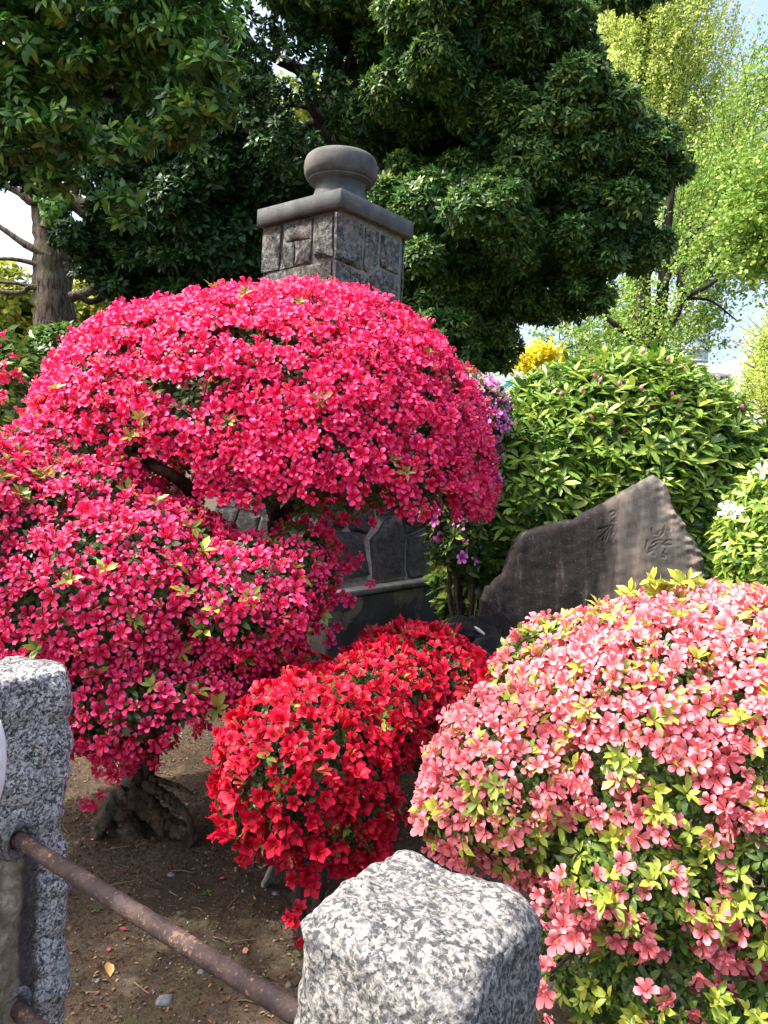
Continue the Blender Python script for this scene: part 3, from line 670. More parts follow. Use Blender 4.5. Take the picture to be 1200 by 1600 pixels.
P = ground_pts(170, -2., 1.2, 1.5, 4.6); P = P[vnoise(P, 1.7) > .1]; az = rng.uniform(0, 6.28, len(P)); dd = np.stack([np.cos(az), np.sin(az), rng.normal(size=len(P)) * .2], -1)
n = NT('wilted_petal'); d = data_node(n); c = n.ramp(d[1], [(0, (.30, .02, .06)), (.6, (.45, .06, .12)), (1, (.30, .14, .10))]); litter('fallen_petals', leaves_set(.75, [0, .3, .6, .8, 1], False, -.3), n.fin(c, .7, .2), P + [0, 0, .006], frames_x(dd, np.tile([0, 0, 1.], (len(P), 1)) + rng.normal(size=(len(P), 3)) * .3), rng.uniform(.012, .026, len(P)))
P = ground_pts(420, -2., 1.2, 1.4, 4.4); m = MB()
for p_ in P:
    a_ = rng.uniform(0, 6.28); L_ = rng.uniform(.02, .09); d_ = np.array([math.cos(a_), math.sin(a_), rng.normal() * .12]) * L_
    m.tube([p_ + [0, 0, .004], p_ + d_ * .5 + rng.normal(size=3) * .003 + [0, 0, .006], p_ + d_ + [0, 0, .005]], [.0022, .0018, .001], 4, 0, False)
o = link('dry_twigs', m.mesh('dry_twigs', NT('dry_twig').fin((.13, .095, .065), .85, .15))); o['kind'] = 'stuff'
P = ground_pts(60, -1.6, .6, 1.6, 3.2); Pw, Rw, Sw = whorls(P + [0, 0, .004], np.tile([0, 0, 1.], (60, 1)), 5, 25, 10, .014)
litter('weed_sprouts', leaves_set(.5, [.3, .5, .7]), leaf_mat('weed_leaf', (.03, .07, .02), (.06, .14, .03), (.12, .2, .04)), Pw, Rw, Sw)
def gpt(px, py):
    d_ = ray(px, py); t = 1.2
    for _ in range(400):
        p = EYE + d_ * t
        if p.z < float(gz(p.x, p.y)): break
        t += .01
    return p
p = gpt(172, 1531); V, T, D = leaf_shape(.7, .5, .5, -.2); o = link('fallen_leaf', mesh_np('fallen_leaf', V * .042, T, D, [NT('tan_leaf').fin((.50, .27, .10), .6, .3)]), loc=p + Vector((0, 0, .008))); o.rotation_euler = (.3, -.3, 2.2); tag(o, 'single tan fallen leaf lying on bare soil', 'leaf')
grey_peb = NT('blue_grey_stone'); grey_peb = grey_peb.fin(grey_peb.ramp(grey_peb.noise(grey_peb.coord(), 60, 4), [(.35, (.06, .07, .078)), (.7, (.17, .19, .205))]), .8)
for px, py, r, lb in ((256, 1566, .022, 'largest blue grey stone lying on the bare soil below the rail'), (268, 1368, .012, 'small grey stone on soil below the crimson azalea roots'), (314, 1520, .011, 'oval pale stone on soil just under the iron rail'), (430, 1398, .013, 'dark round stone on soil below the red azalea')):
    p = gpt(px, py); rock('stone', 0, 0, 0, (r, r * .9, r * .6), grey_peb, lb, seed=px, sub=2, cat='stone', rough=.3, loc=p + Vector((0, 0, r * .2)))

# ------------------------------------------------------------------ shrubs
az_leaf = leaf_mat('azalea_leaf', (.026, .065, .015), (.11, .19, .024), (.34, .38, .045))
az_bark = bark_mat('azalea_bark', (.035, .025, .022), (.11, .08, .065), None, 22)
root_bark = bark_mat('gnarled_root', (.014, .010, .008), (.10, .068, .046), (.10, .13, .11), 34)
def azalea(root, lobes, fmat, pointy, fr, spacing, leafsize, leafdens, voids=(), holes=None, cup=.35, wmul=1., dark_in=1., extra=None, sprig=14, up=.25, tint_hi=.9, bottom=.8, back=.3, keepf=None, zmin=None, low=(), lm=None, flo=.95):
    lm = lm or az_leaf
    P, N = sample(lobes, 9000, flo, flo + .07, voids, back=back, bottom=bottom, holes=holes, zmin=zmin); P, N = thin(P, N, spacing * 1.62)
    if keepf is not None:
        k = rng.random(len(P)) < keepf(P); P, N = P[k], N[k]
    Fz = frames_z(nrm(N + np.array([0, 0, .3]))); m_ = len(P); nt_ = 3; ph = rng.uniform(0, 6.28, (m_, 1)) + np.arange(nt_) * 2.094 + rng.normal(size=(m_, nt_)) * .3
    off = np.cos(ph)[..., None] * Fz[:, None, :, 0] + np.sin(ph)[..., None] * Fz[:, None, :, 1]
    kk = rng.random((m_, nt_)) < .9; N = nrm(N[:, None] + off * rng.uniform(.3, .75, (m_, nt_, 1)))[kk]; P = (P[:, None] + off * fr * rng.uniform(.7, 1.15, (m_, nt_, 1)))[kk]
    if extra is not None: P = np.concatenate([P, extra[0]]); N = np.concatenate([N, extra[1]])
    P2 = P + nrm(N) * (rng.normal(size=(len(P), 1)) * fr * .4)
    A = nrm(N + np.array([0, -.12, up]) + rng.normal(size=N.shape) * .3)
    scatter(root, 'flower', 'flower_mass', flowers_set(pointy, cup, wmul), fmat, P2, frames_z(A), fr * np.clip(1 + .12 * rng.normal(size=len(P)), .7, 1.3))
    # leaves: young sprigs standing through the flowers, foliage under them with the shade of the hollows put into its tints
    lobes = list(lobes) + list(low)
    Ps, Ns = sample(lobes, sprig, .98, 1.05, voids, bottom=bottom, back=.2, zmin=zmin); a1 = whorls(Ps, nrm(Ns + np.array([0, 0, .5]) + rng.normal(size=Ns.shape) * .3), 6, 38, 14, leafsize * 1.15)
    Pd, Nd = sample(lobes, leafdens, .80, .965, voids, inner=.85, bottom=bottom, zmin=zmin); a2 = whorls(Pd, nrm(Nd + rng.normal(size=Nd.shape) * .4), 5, 22, 18, leafsize)
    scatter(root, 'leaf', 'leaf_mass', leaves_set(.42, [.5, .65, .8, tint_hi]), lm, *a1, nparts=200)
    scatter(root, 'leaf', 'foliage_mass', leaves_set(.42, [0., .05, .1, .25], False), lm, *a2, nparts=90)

def sprays(spec, Y, fr, jit=.5):              # hanging trusses of flowers: (px, py, count)
    P, N = [], []
    for s_ in spec:
        px, py, k = s_[:3]; y = s_[3] if len(s_) > 3 else Y
        c = np.array(at(px, py, y))
        for _ in range(k):
            v_ = rng.normal(size=3); v_ /= np.linalg.norm(v_); P.append(c + v_ * fr * 1.3); N.append(v_ * .8 + np.array([0, -.8, .1]))
    return np.array(P), nrm(np.array(N))

crimson_up = flower_mat('crimson_petal', (.66, .006, .065), (.85, .026, .165), (.90, .14, .37), (.95, .55, .7))
crimson_lo = flower_mat('magenta_petal', (.62, .006, .06), (.86, .036, .165), (.93, .17, .36), (.85, .5, .75))
red_p = flower_mat('red_petal', (.46, .0, .014), (.67, .003, .034), (.74, .016, .078), (.8, .5, .8), .25)
pink_p = flower_mat('pink_petal', (.74, .16, .175), (.79, .235, .27), (.83, .34, .385), (1., .8, .88), .3)
purple_p = flower_mat('purple_petal', (.78, .10, .45), (.90, .28, .64), (.94, .47, .78), (.8, .8, 1.), .3)

# tall dome
up_l = [lobe(485, 745, 3.5, 278, 286, .85), lobe(285, 715, 3.45, 212, 230, .75), lobe(650, 730, 3.45, 108, 100, .5), lobe(150, 715, 3.1, 115, 80, .4), lobe(70, 725, 3.0, 70, 62, .3), lobe(375, 715, 3.47, 245, 247, .8)]
up_v = [lobe(262, 742, 2.75, 60, 38, .45), lobe(330, 800, 2.8, 105, 34, .7), lobe(560, 905, 3.1, 330, 105, 1.4), lobe(655, 672, 2.75, 42, 16, .25), lobe(520, 770, 2.7, 20, 12, .25), lobe(605, 690, 2.75, 26, 14, .25), lobe(435, 640, 2.7, 16, 12, .2), lobe(640, 840, 3.4, 160, 60, 1.2)]
ua = empty('azalea_bush', (at(300, 1000, 3.5).x, 3.5, float(gz(-.6, 3.5))), 'largest dome of crimson pink azalea flowers directly in front of the stone pillar', 'azalea', 'flowering azaleas')
ex = sprays([(450, 760, 5), (500, 800, 4), (470, 835, 5), (540, 800, 4), (560, 812, 3), (520, 860, 6), (500, 880, 5), (540, 885, 6), (505, 930, 5), (530, 920, 4), (510, 985, 3), (440, 820, 5), (460, 860, 5), (500, 840, 5), (520, 810, 4), (480, 900, 5), (515, 900, 4), (545, 870, 3), (420, 800, 3), (640, 790, 4), (690, 790, 6), (720, 770, 6), (480, 860, 5), (560, 905, 1)], 3.0, .036)
azalea(ua, up_l, crimson_up, False, .0290, .0288, .030, 1500, up_v, (3.2, -1.15), extra=ex, wmul=.9, cup=.45, sprig=13, tint_hi=.85, bottom=.55, zmin=at(450, 800, 3.1).z, keepf=lambda P: vnoise(P * [1, 1, 2.2], 4.6) > np.interp(P[:, 2], [1.45, 1.75, 2.2], [-.35, -.75, -1.5]))
tb = Vector((at(420, 900, 3.5).x, 3.5, float(gz(-.5, 3.5)) - .03)); fork = at(430, 815, 3.35)
link('trunk', MB().tube(curve([tb, tb.lerp(fork, .5) + Vector((.04, 0, 0)), fork], 8), np.linspace(.05, .035, 17), 10, .05).mesh('trunk', az_bark), ua)
twigs(ua, fork, [at(*p) for p in ((350, 620, 3.4), (520, 640, 3.3), (640, 680, 3.3), (450, 560, 3.7), (700, 760, 3.2), (560, 800, 3.1), (500, 900, 3.05), (460, 720, 2.95))], .026, az_bark)
link('branch', MB().tube(pxcurve([(302, 800, 3.2), (296, 765, 3.0), (262, 738, 2.85), (232, 722, 2.85), (215, 680, 2.95), (180, 600, 3.2)], 3, 6), np.linspace(.03, .014, 31), 8, .05).mesh('branch', az_bark), ua)
link('branch', MB().tube(pxcurve([(262, 738, 2.85), (222, 705, 2.95), (232, 668, 2.9), (238, 640, 3.0)], 3, 6), np.linspace(.018, .008, 19), 7, .05).mesh('branch', az_bark), ua)
link('branch', MB().tube(pxcurve([(302, 800, 3.2), (330, 850, 3.3), (420, 880, 3.45)], 3, 6), np.linspace(.03, .035, 13), 8, .05).mesh('branch', az_bark), ua)

# lower crimson bush
lo_l = [lobe(175, 945, 2.75, 235, 182, .55), lobe(-40, 850, 2.7, 190, 165, .5), lobe(370, 945, 2.7, 118, 105, .35), lobe(230, 1065, 2.6, 180, 105, .4), lobe(60, 775, 2.9, 140, 92, .4), lobe(465, 900, 2.85, 55, 80, .2), lobe(140, 800, 2.8, 120, 80, .35), lobe(-60, 1000, 2.5, 150, 150, .4)]
la = empty('azalea_bush', (at(205, 1280, 2.8).x, 2.8, float(gz(at(205, 1280, 2.8).x, 2.8))), 'low spreading magenta crimson azalea on gnarled roots behind the tall granite post', 'azalea', 'flowering azaleas')
ex = sprays([(145, 1200, 4), (185, 1185, 4), (135, 1235, 3), (175, 1200, 3), (245, 1175, 4), (285, 1130, 5), (310, 1110, 4), (345, 1075, 4), (430, 1010, 4), (455, 960, 4), (200, 1165, 5), (482, 945, 5, 2.8), (500, 975, 4, 2.85), (475, 985, 5, 2.8), (495, 1000, 3, 2.8)], 2.45, .036)
azalea(la, lo_l, crimson_lo, False, .0285, .0295, .034, 1700, [lobe(330, 1180, 2.4, 110, 75, .8), lobe(30, 880, 2.2, 34, 18, .25), lobe(110, 870, 2.2, 26, 12, .2), lobe(60, 940, 2.2, 24, 12, .2), lobe(285, 860, 2.25, 26, 12, .2)], (4., -1.), extra=ex, wmul=.88, cup=.45, sprig=40, tint_hi=.95, bottom=.55)
gb = Vector(la.location)
tr = MB().tube(curve([gb + Vector((-.02, .02, -.05)), at(212, 1240, 2.78), at(222, 1195, 2.75), at(235, 1150, 2.75), at(220, 1080, 2.75)], 8), np.r_[np.linspace(.12, .055, 12), np.linspace(.055, .04, 21)], 16, .07)
link('trunk', tr.mesh('trunk', root_bark), la)
for pts, r0 in (([(205, 1235), (235, 1265), (265, 1290), (292, 1302), (305, 1318)], .05), ([(225, 1225), (255, 1240), (280, 1262), (295, 1280), (300, 1305)], .022), ([(200, 1240), (180, 1258), (160, 1290), (150, 1310)], .045), ([(190, 1250), (200, 1285), (210, 1310), (235, 1325)], .05), ([(235, 1215), (275, 1228), (300, 1240)], .012)):
    c_ = [at(px, py, 2.72 - .02 * i) for i, (px, py) in enumerate(pts)]; c_ = curve(c_, 6)
    link('root', MB().tube(c_, np.linspace(r0, r0 * .45, len(c_)), 10, .14).mesh('root', root_bark), la)
fk = at(220, 1080, 2.75)
twigs(la, fk, [at(*p) for p in ((60, 950, 2.7), (330, 950, 2.6), (180, 860, 2.8), (-60, 900, 2.6), (430, 960, 2.6), (120, 1060, 2.4), (300, 1080, 2.4), (230, 900, 2.4))], .024, az_bark)

# red bush
re_l = [lobe(478, 1195, 2.2, 138, 132, .27), lobe(648, 1062, 2.8, 118, 82, .25), lobe(560, 1115, 2.45, 102, 80, .25), lobe(610, 1090, 2.6, 90, 80, .22), lobe(545, 1260, 2.15, 75, 90, .17), lobe(415, 1235, 2.15, 72, 92, .16), lobe(470, 1060, 2.6, 50, 40, .1)]
ra = empty('azalea_bush', (at(475, 1440, 2.25).x, 2.25, float(gz(at(475, 1440, 2.25).x, 2.25))), 'small bright red azalea with pointed petals between crimson bush and white granite post', 'azalea', 'flowering azaleas')
ex = sprays([(470, 1345, 3), (480, 1370, 2), (465, 1440, 6), (500, 1350, 4), (560, 1330, 6), (600, 1300, 6), (600, 1240, 4), (745, 1085, 5), (765, 1050, 4), (735, 1010, 3), (385, 1305, 4)], 2.05, .03)
azalea(ra, re_l, red_p, True, .0275, .0258, .022, 2600, [lobe(600, 1210, 1.95, 36, 20, .1)], (6., -1.25), cup=.3, wmul=1.12, extra=ex, sprig=26, tint_hi=.9, bottom=.8)
base = Vector(ra.location) - Vector((0, 0, .03)); f2 = at(470, 1300, 2.2)
link('trunk', MB().tube(curve([base, at(466, 1400, 2.2), f2], 8), np.linspace(.022, .014, 17), 8, .06).mesh('trunk', az_bark), ra)
twigs(ra, f2, [at(*p) for p in ((420, 1200, 2.15), (540, 1180, 2.2), (480, 1120, 2.3), (560, 1270, 2.1))], .011, az_bark)
link('trunk', MB().tube(curve([base + Vector((.03, .05, 0)), at(520, 1300, 2.35), at(600, 1150, 2.6), at(650, 1080, 2.8)], 8), np.linspace(.018, .009, 25), 8, .06).mesh('trunk', az_bark), ra)
link('branch', MB().tube([gpt(412, 1385), at(425, 1355, 2.35), at(440, 1320, 2.3)], [.011, .010, .007], 7, .06).mesh('branch', bark_mat('grey_twig', (.10, .095, .085), (.26, .24, .21))), ra)

# pink bush
pi_l = [lobe(1010, 1180, 1.85, 240, 232, .38), lobe(800, 1215, 1.75, 128, 128, .22), lobe(1190, 1150, 1.8, 210, 215, .4), lobe(990, 1330, 1.68, 200, 110, .25), lobe(1200, 1330, 1.62, 160, 165, .26), lobe(900, 1080, 1.95, 130, 110, .25), lobe(720, 1265, 1.7, 64, 56, .12), lobe(1120, 1010, 1.95, 150, 88, .3)]
pa = empty('azalea_bush', (.62, 1.9, float(gz(.62, 1.9))), 'salmon pink azalea with yellow green leaves behind the white granite post', 'azalea', 'flowering azaleas')
ex = sprays([(855, 1540, 3), (865, 1565, 2), (850, 1585, 1), (890, 1470, 4), (910, 1465, 3), (1075, 1500, 3), (1040, 1480, 3), (1150, 1480, 6), (1180, 1495, 6), (1070, 1570, 3), (1105, 1560, 4), (1130, 1580, 4), (1000, 1575, 3), (1040, 1590, 3), (870, 1400, 3), (905, 1385, 2), (850, 1410, 3), (1160, 1590, 3), (960, 1375, 3), (1045, 1395, 3)], 1.45, .028)
pk_leaf = leaf_mat('lime_azalea_leaf', (.045, .10, .018), (.17, .26, .03), (.42, .45, .06))
def pk_keep(P):
    return np.clip(1. - .5 * sm(1.05, .7, P[:, 2]) - .6 * (vnoise(P, 6.5) > .52), .2, 1)
azalea(pa, pi_l, pink_p, False, .0218, .0198, .024, 2600, (), (6, -1.1), cup=.45, wmul=.98, extra=ex, sprig=330, tint_hi=1., bottom=.55, keepf=pk_keep, lm=pk_leaf, flo=.98, low=[lobe(1080, 1500, 1.65, 190, 110, .25), lobe(930, 1480, 1.75, 90, 90, .2)])
Pl, Nl = sample(pi_l, 330, .90, .98, (), bottom=.9); k = rng.random(len(Pl)) < np.clip(.15 + sm(1.0, .75, Pl[:, 2]), 0, 1); Pl, Nl = Pl[k], Nl[k]
scatter(pa, 'leaf', 'lower_leaf_mass', leaves_set(.48, [.3, .45, .6, .8]), pk_leaf, *whorls(Pl, nrm(Nl + np.array([0, 0, .4]) + rng.normal(size=Nl.shape) * .3), 5, 28, 15, .024), nparts=0)
Pt = np.array([at(px, py, 1.95) for px, py in ((862, 985), (900, 960), (935, 945), (985, 925), (1030, 915), (1065, 912), (1090, 930), (1010, 935), (950, 965), (1050, 940), (880, 1000), (1130, 945), (1155, 925), (1020, 905), (975, 945), (1075, 905))])
scatter(pa, 'leaf', 'shoot_leaf_mass', leaves_set(.42, [.8, .9, 1.]), pk_leaf, *whorls(np.concatenate([Pt, Pt - [0, 0, .02]]), np.tile([0, -.2, 1.], (32, 1)) + rng.normal(size=(32, 3)) * .3, 7, 40, 14, .037), nparts=110)
base = Vector(pa.location) - Vector((0, 0, .03)); f3 = base + Vector((.02, 0, .25))
link('trunk', MB().tube(curve([base, base.lerp(f3, .5) + Vector((.02, .01, 0)), f3], 8), np.linspace(.035, .026, 17), 9, .06).mesh('trunk', az_bark), pa)
twigs(pa, f3, [at(*p) for p in ((900, 1350, 1.6), (1010, 1400, 1.55), (1120, 1420, 1.55), (800, 1250, 1.7), (1010, 1150, 1.8), (1180, 1300, 1.6), (860, 1520, 1.5), (1090, 1540, 1.5), (1010, 1560, 1.5), (960, 1250, 1.6), (1160, 1480, 1.5))], .012, az_bark)

# purple bush
pu_l = [lobe(745, 652, 4.75, 46, 58, .3), lobe(722, 750, 4.7, 55, 75, .3), lobe(712, 840, 4.6, 40, 55, .2), lobe(690, 800, 4.6, 26, 45, .15)]
pua = empty('azalea_bush', (at(735, 900, 4.75).x, 4.75, float(gz(.5, 4.75))), 'purple pink azalea squeezed between crimson dome and green rhododendron', 'azalea', 'flowering azaleas')
azalea(pua, pu_l, purple_p, False, .036, .036, .05, 1300, (), (3, -1.1), sprig=90, tint_hi=.6, bottom=.9, keepf=lambda P: np.clip(1.0 - .9 * sm(1.5, 1.25, P[:, 2]), .14, 1))
twigs(pua, Vector(pua.location), [c for c, r in pu_l], .02, az_bark)

# rhododendron-like green bush
rh_leaf = leaf_mat('rhododendron_leaf', (.04, .115, .018), (.15, .275, .035), (.34, .44, .06), .38, .5, .25)
rh_l = [lobe(975, 735, 5.2, 200, 178, .7), lobe(830, 780, 4.95, 118, 140, .45), lobe(1130, 795, 5.1, 150, 128, .6), lobe(1010, 622, 5.2, 95, 66, .35), lobe(890, 640, 5.2, 90, 70, .35), lobe(1000, 850, 4.85, 200, 90, .35), lobe(765, 850, 4.9, 70, 80, .25), lobe(755, 900, 5.2, 75, 95, .35), lobe(800, 940, 5.2, 110, 60, .3)]
rh = empty('rhododendron_bush', (at(980, 900, 5.2).x, 5.2, float(gz(1.5, 5.2))), 'large green rhododendron with whorled leaves and a few pink buds behind the dark slab', 'shrub')
P, N = sample(rh_l, 1500, .93, 1.03, (), back=.2, bottom=.8, holes=(4, -1.35)); P, N = thin(P, N, .068)
A = nrm(N * .8 + np.array([0, -.1, 1.0]) + rng.normal(size=N.shape) * .28); W_ = whorls(P, A, 9, 32, 13, .090)
scatter(rh, 'leaf', 'leaf_mass', leaves_set(.27, [.25, .4, .5, .6, .75, .95], True, .18), rh_leaf, *W_, nparts=300)
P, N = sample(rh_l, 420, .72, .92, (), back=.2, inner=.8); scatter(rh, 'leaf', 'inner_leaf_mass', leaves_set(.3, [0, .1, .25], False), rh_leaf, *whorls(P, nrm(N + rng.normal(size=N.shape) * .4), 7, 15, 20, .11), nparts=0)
twigs(rh, Vector(rh.location), [c for c, r in rh_l] + [at(880, 820, 4.8), at(1080, 650, 5.1)], .03, az_bark)
bud_m = flower_mat('bud_petal', (.62, .10, .30), (.78, .24, .44), (.80, .40, .48), (1, .9, .8), .2)
def bud():
    rows_ = [(0, .16), (.3, .34), (.65, .30), (1., .03)]; V, T = [], []
    for z, r in rows_:
        for j in range(6): V.append((r * math.cos(j * 1.047 + z), r * math.sin(j * 1.047 + z), z))
    for i in range(3):
        for j in range(6): a_, b_ = i * 6 + j, i * 6 + (j + 1) % 6; T += [(a_, b_, b_ + 6), (a_, b_ + 6, a_ + 6)]
    return np.array(V), np.array(T), np.array([(min(1, v_[2] + .2), rng.random(), 0, 1) for v_ in V])
bp = [(1003, 552), (922, 566), (930, 590), (937, 597), (1042, 563), (1066, 578), (968, 603), (990, 597), (1002, 610), (1049, 620), (1060, 628), (1013, 642), (875, 618), (910, 612), (925, 655), (958, 665), (1073, 653), (975, 675), (845, 580), (1160, 640), (1070, 734), (1094, 743), (1113, 736), (868, 745), (1068, 777), (934, 780), (1017, 703), (1052, 690), (890, 718), (830, 660)]
P = np.array([at(px, py, 4.62) for px, py in bp]); 
for i in range(len(P)):                       # push each bud back to the leaf surface along the shoot
    d_ = nrm(P[i] - np.array(EYE)); t = 0
    while t < 1.2 and not any(np.linalg.norm((P[i] + d_ * t - c) / r) < 1.04 for c, r in rh_l): t += .02
    P[i] = P[i] + d_ * min(t, .9)
scatter(rh, 'bud', None, [bud() for _ in range(6)], bud_m, P, frames_z(np.tile([0, -.15, 1.], (len(P), 1)) + rng.normal(size=(len(P), 3)) * .3), .036, nparts=60)

# bright bush at right edge with white flowers
bg_l = [lobe(1228, 845, 3.6, 95, 120, .35), lobe(1180, 885, 3.5, 46, 62, .2)]
bb = empty('azalea_bush', (at(1200, 960, 3.6).x, 3.6, float(gz(1.9, 3.6))), 'pale green leafy azalea with white flowers right of the dark slab', 'azalea', 'flowering azaleas')
P, N = sample(bg_l, 2200, .92, 1.04, (), back=.2); P, N = thin(P, N, .042); scatter(bb, 'leaf', 'leaf_mass', leaves_set(.33, [.45, .6, .7, .85, 1.]), rh_leaf, *whorls(P, nrm(N + np.array([0, 0, .6]) + rng.normal(size=N.shape) * .3), 6, 32, 14, .058), nparts=300)
P, N = sample(bg_l, 900, .75, .92); scatter(bb, 'leaf', 'inner_leaf_mass', leaves_set(.33, [.1, .25, .4], False), rh_leaf, *whorls(P, N, 5, 20, 18, .055), nparts=0)
white_p = flower_mat('white_petal', (.72, .76, .60), (.82, .82, .82), (.84, .84, .86), (1, 1, 1), .3)
P = np.array([at(1141, 803, 3.28), at(1150, 797, 3.3), at(1190, 738, 3.3), at(1197, 730, 3.3), at(1135, 798, 3.3)]); scatter(bb, 'flower', None, flowers_set(False, .7, .8, 4), white_p, P, frames_z(np.array([[-.2, -.6, .6], [.3, -.5, .7], [-.3, -.6, .5], [.4, -.3, .6], [-.7, -.4, .4]])), .042, nparts=9)
twigs(bb, Vector(bb.location), [c for c, r in bg_l], .02, az_bark)

# left bush with a few magenta flowers
lb_l = [lobe(0, 640, 4.6, 78, 95, .35), lobe(-50, 600, 4.7, 90, 100, .4), lobe(40, 660, 4.5, 40, 50, .2)]
lb = empty('azalea_bush', (at(-10, 760, 4.6).x, 4.6, float(gz(-2.3, 4.6))), 'fresh green azalea bush with few magenta flowers at the left under the big trunk', 'azalea', 'flowering azaleas')
P, N = sample(lb_l, 1600, .92, 1.04, (), back=.2); P, N = thin(P, N, .06); scatter(lb, 'leaf', 'leaf_mass', leaves_set(.36, [.25, .4, .5, .65, .8]), rh_leaf, *whorls(P, nrm(N + np.array([0, 0, .6]) + rng.normal(size=N.shape) * .3), 6, 30, 14, .075), nparts=300)
P, N = sample(lb_l, 600, .7, .92); scatter(lb, 'leaf', 'inner_leaf_mass', leaves_set(.36, [0, .1, .25], False), rh_leaf, *whorls(P, N, 5, 20, 18, .07), nparts=0)
P, N = sprays([(5, 530, 2), (12, 580, 4), (22, 586, 3), (42, 555, 1), (15, 622, 2), (38, 668, 2)], 4.25, .035); scatter(lb, 'flower', None, flowers_set(False), crimson_lo, P, frames_z(N), .035, nparts=60)
twigs(lb, Vector(lb.location), [c for c, r in lb_l], .02, az_bark)
# small dark bush with magenta flowers behind
sb_l = [lobe(110, 555, 6.2, 62, 42, .35), lobe(70, 590, 6., 60, 50, .35)]
sb = empty('azalea_bush', (at(100, 640, 6.2).x, 6.2, float(gz(-2.5, 6.2))), 'small shaded azalea with magenta flowers at the foot of the big left trunk', 'azalea', 'flowering azaleas')
P, N = sample(sb_l, 900, .8, 1.04, (), back=.3); scatter(sb, 'leaf', 'leaf_mass', leaves_set(.36, [0, .1, .2, .35]), rh_leaf, *whorls(P, nrm(N + np.array([0, 0, .6])), 6, 25, 14, .08), nparts=120)
P, N = sprays([(107, 533, 4), (140, 530, 4), (120, 545, 4), (98, 545, 2), (150, 538, 2)], 5.85, .045); scatter(sb, 'flower', None, flowers_set(False), crimson_lo, P, frames_z(N), .042, nparts=60)
twigs(sb, Vector(sb.location), [c for c, r in sb_l], .02, az_bark)

# ------------------------------------------------------------------ trees
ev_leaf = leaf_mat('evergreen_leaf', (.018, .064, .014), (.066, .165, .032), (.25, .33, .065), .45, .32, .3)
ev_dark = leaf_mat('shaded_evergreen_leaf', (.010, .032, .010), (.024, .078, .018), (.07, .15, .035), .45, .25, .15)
near_leaf = leaf_mat('overhanging_leaf', (.014, .07, .014), (.055, .17, .028), (.16, .33, .04), .42, .35, .35)
dark_bark = bark_mat('dark_bark', (.008, .007, .007), (.04, .033, .028), None, 22)
grey_bark = bark_mat('grey_bark', (.016, .012, .01), (.135, .105, .082), (.075, .09, .04), 20)
def limbs(root, mat, specs, name='branch'):
    for pts, r0, r1, Y in specs:
        c_ = pxcurve(pts, Y, 6); link(name, MB().tube(c_, np.linspace(r0, r1, len(c_)), 10, .05).mesh(name, mat), root)
def crown(root, lobes, mat, tints, leaf, width, dens, k=7, nsub=0, ratio=.38, flat=.7, nparts=300, inner=True, holes=None, back=.12, el=25, mass='crown', up=.55, innerd=.6):
    P, N = sample(sublobes(lobes, nsub, ratio, flat) if nsub else lobes, dens, .82, 1.06, (), back=back, holes=holes, inner=.86)
    scatter(root, 'leaf', mass, leaves_set(width, tints, False, .2), mat, *whorls(P, nrm(N * .8 + np.array([0, -.05, up]) + rng.normal(size=N.shape) * .35), k, el, 18, leaf), nparts=nparts)
    if inner:
        P, N = sample(lobes, dens * innerd, .3, .82, (), back=.5, inner=0.)
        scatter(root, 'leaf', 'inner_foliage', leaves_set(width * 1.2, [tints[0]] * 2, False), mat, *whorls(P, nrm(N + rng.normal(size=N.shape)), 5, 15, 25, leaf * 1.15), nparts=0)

bt = empty('evergreen_tree', (at(560, 640, 8.7).x, 8.7, float(gz(-.3, 8.7))), 'broad dark evergreen tree spreading behind the stone pillar', 'tree', 'evergreen trees')
limbs(bt, dark_bark, [([(570, 700), (556, 480), (545, 330), (532, 210), (520, 140), (525, 60)], .24, .09, 8.7)], 'trunk')
limbs(bt, dark_bark, [([(532, 205), (492, 170), (478, 118), (440, 95), (392, 68), (368, 10)], .085, .04, 8.4), ([(440, 95), (425, 60), (430, 20)], .035, .012, 8.3), ([(478, 118), (500, 80), (490, 40)], .04, .012, 8.4), ([(465, 212), (440, 190), (410, 150)], .035, .01, 8.4), ([(492, 170), (455, 165), (400, 175)], .03, .01, 8.4), ([(532, 230), (492, 195), (465, 212), (420, 222), (380, 200)], .065, .03, 8.4), ([(528, 170), (575, 130), (630, 95), (700, 60)], .10, .04, 8.4), ([(545, 300), (610, 262), (655, 268), (700, 290), (760, 300)], .10, .04, 8.2), ([(550, 400), (640, 375), (670, 420), (720, 470)], .08, .03, 8.2), ([(525, 90), (560, 30), (600, -40)], .08, .04, 8.5), ([(520, 150), (540, 110), (555, 60)], .06, .03, 8.3)])
bl = [(480, -30, 80), (610, 30, 90), (700, 85, 112), (815, 110, 112), (895, 70, 75), (905, 185, 95), (985, 250, 85), (1035, 262, 52), (820, 245, 110), (705, 220, 110), (945, 355, 82), (1000, 370, 60), (850, 400, 95), (735, 360, 110), (770, 480, 88), (665, 430, 95), (700, 530, 58), (780, 545, 44), (930, 460, 40), (645, 320, 75), (600, 190, 70), (850, 20, 90), (1045, -22, 38), (1010, -30, 44), (720, -10, 110), (590, -30, 110), (895, 470, 40), (900, 290, 60)]
bl = [(x - 12 - 28 * (y < 90) * (x > 780), y, r_ * .93) for x, y, r_ in bl]
b_lobes = [lobe(x, y, 8.0 + .5 * math.sin(i * 2.3), r, r * .82, r * 8 / F * .9) for i, (x, y, r) in enumerate(bl)]
crown(bt, b_lobes, ev_leaf, [.05, .2, .35, .5, .65, .9], .072, .34, 430, 8, nsub=15, ratio=.34, flat=.8, innerd=.8, el=18)
b2 = [lobe(x, y, 9.3, r, r * .85) for x, y, r in ((440, 300, 95), (370, 380, 90), (340, 270, 90), (290, 330, 90), (560, 260, 60), (640, 420, 90), (620, 540, 90), (390, 470, 60), (480, 400, 80))]
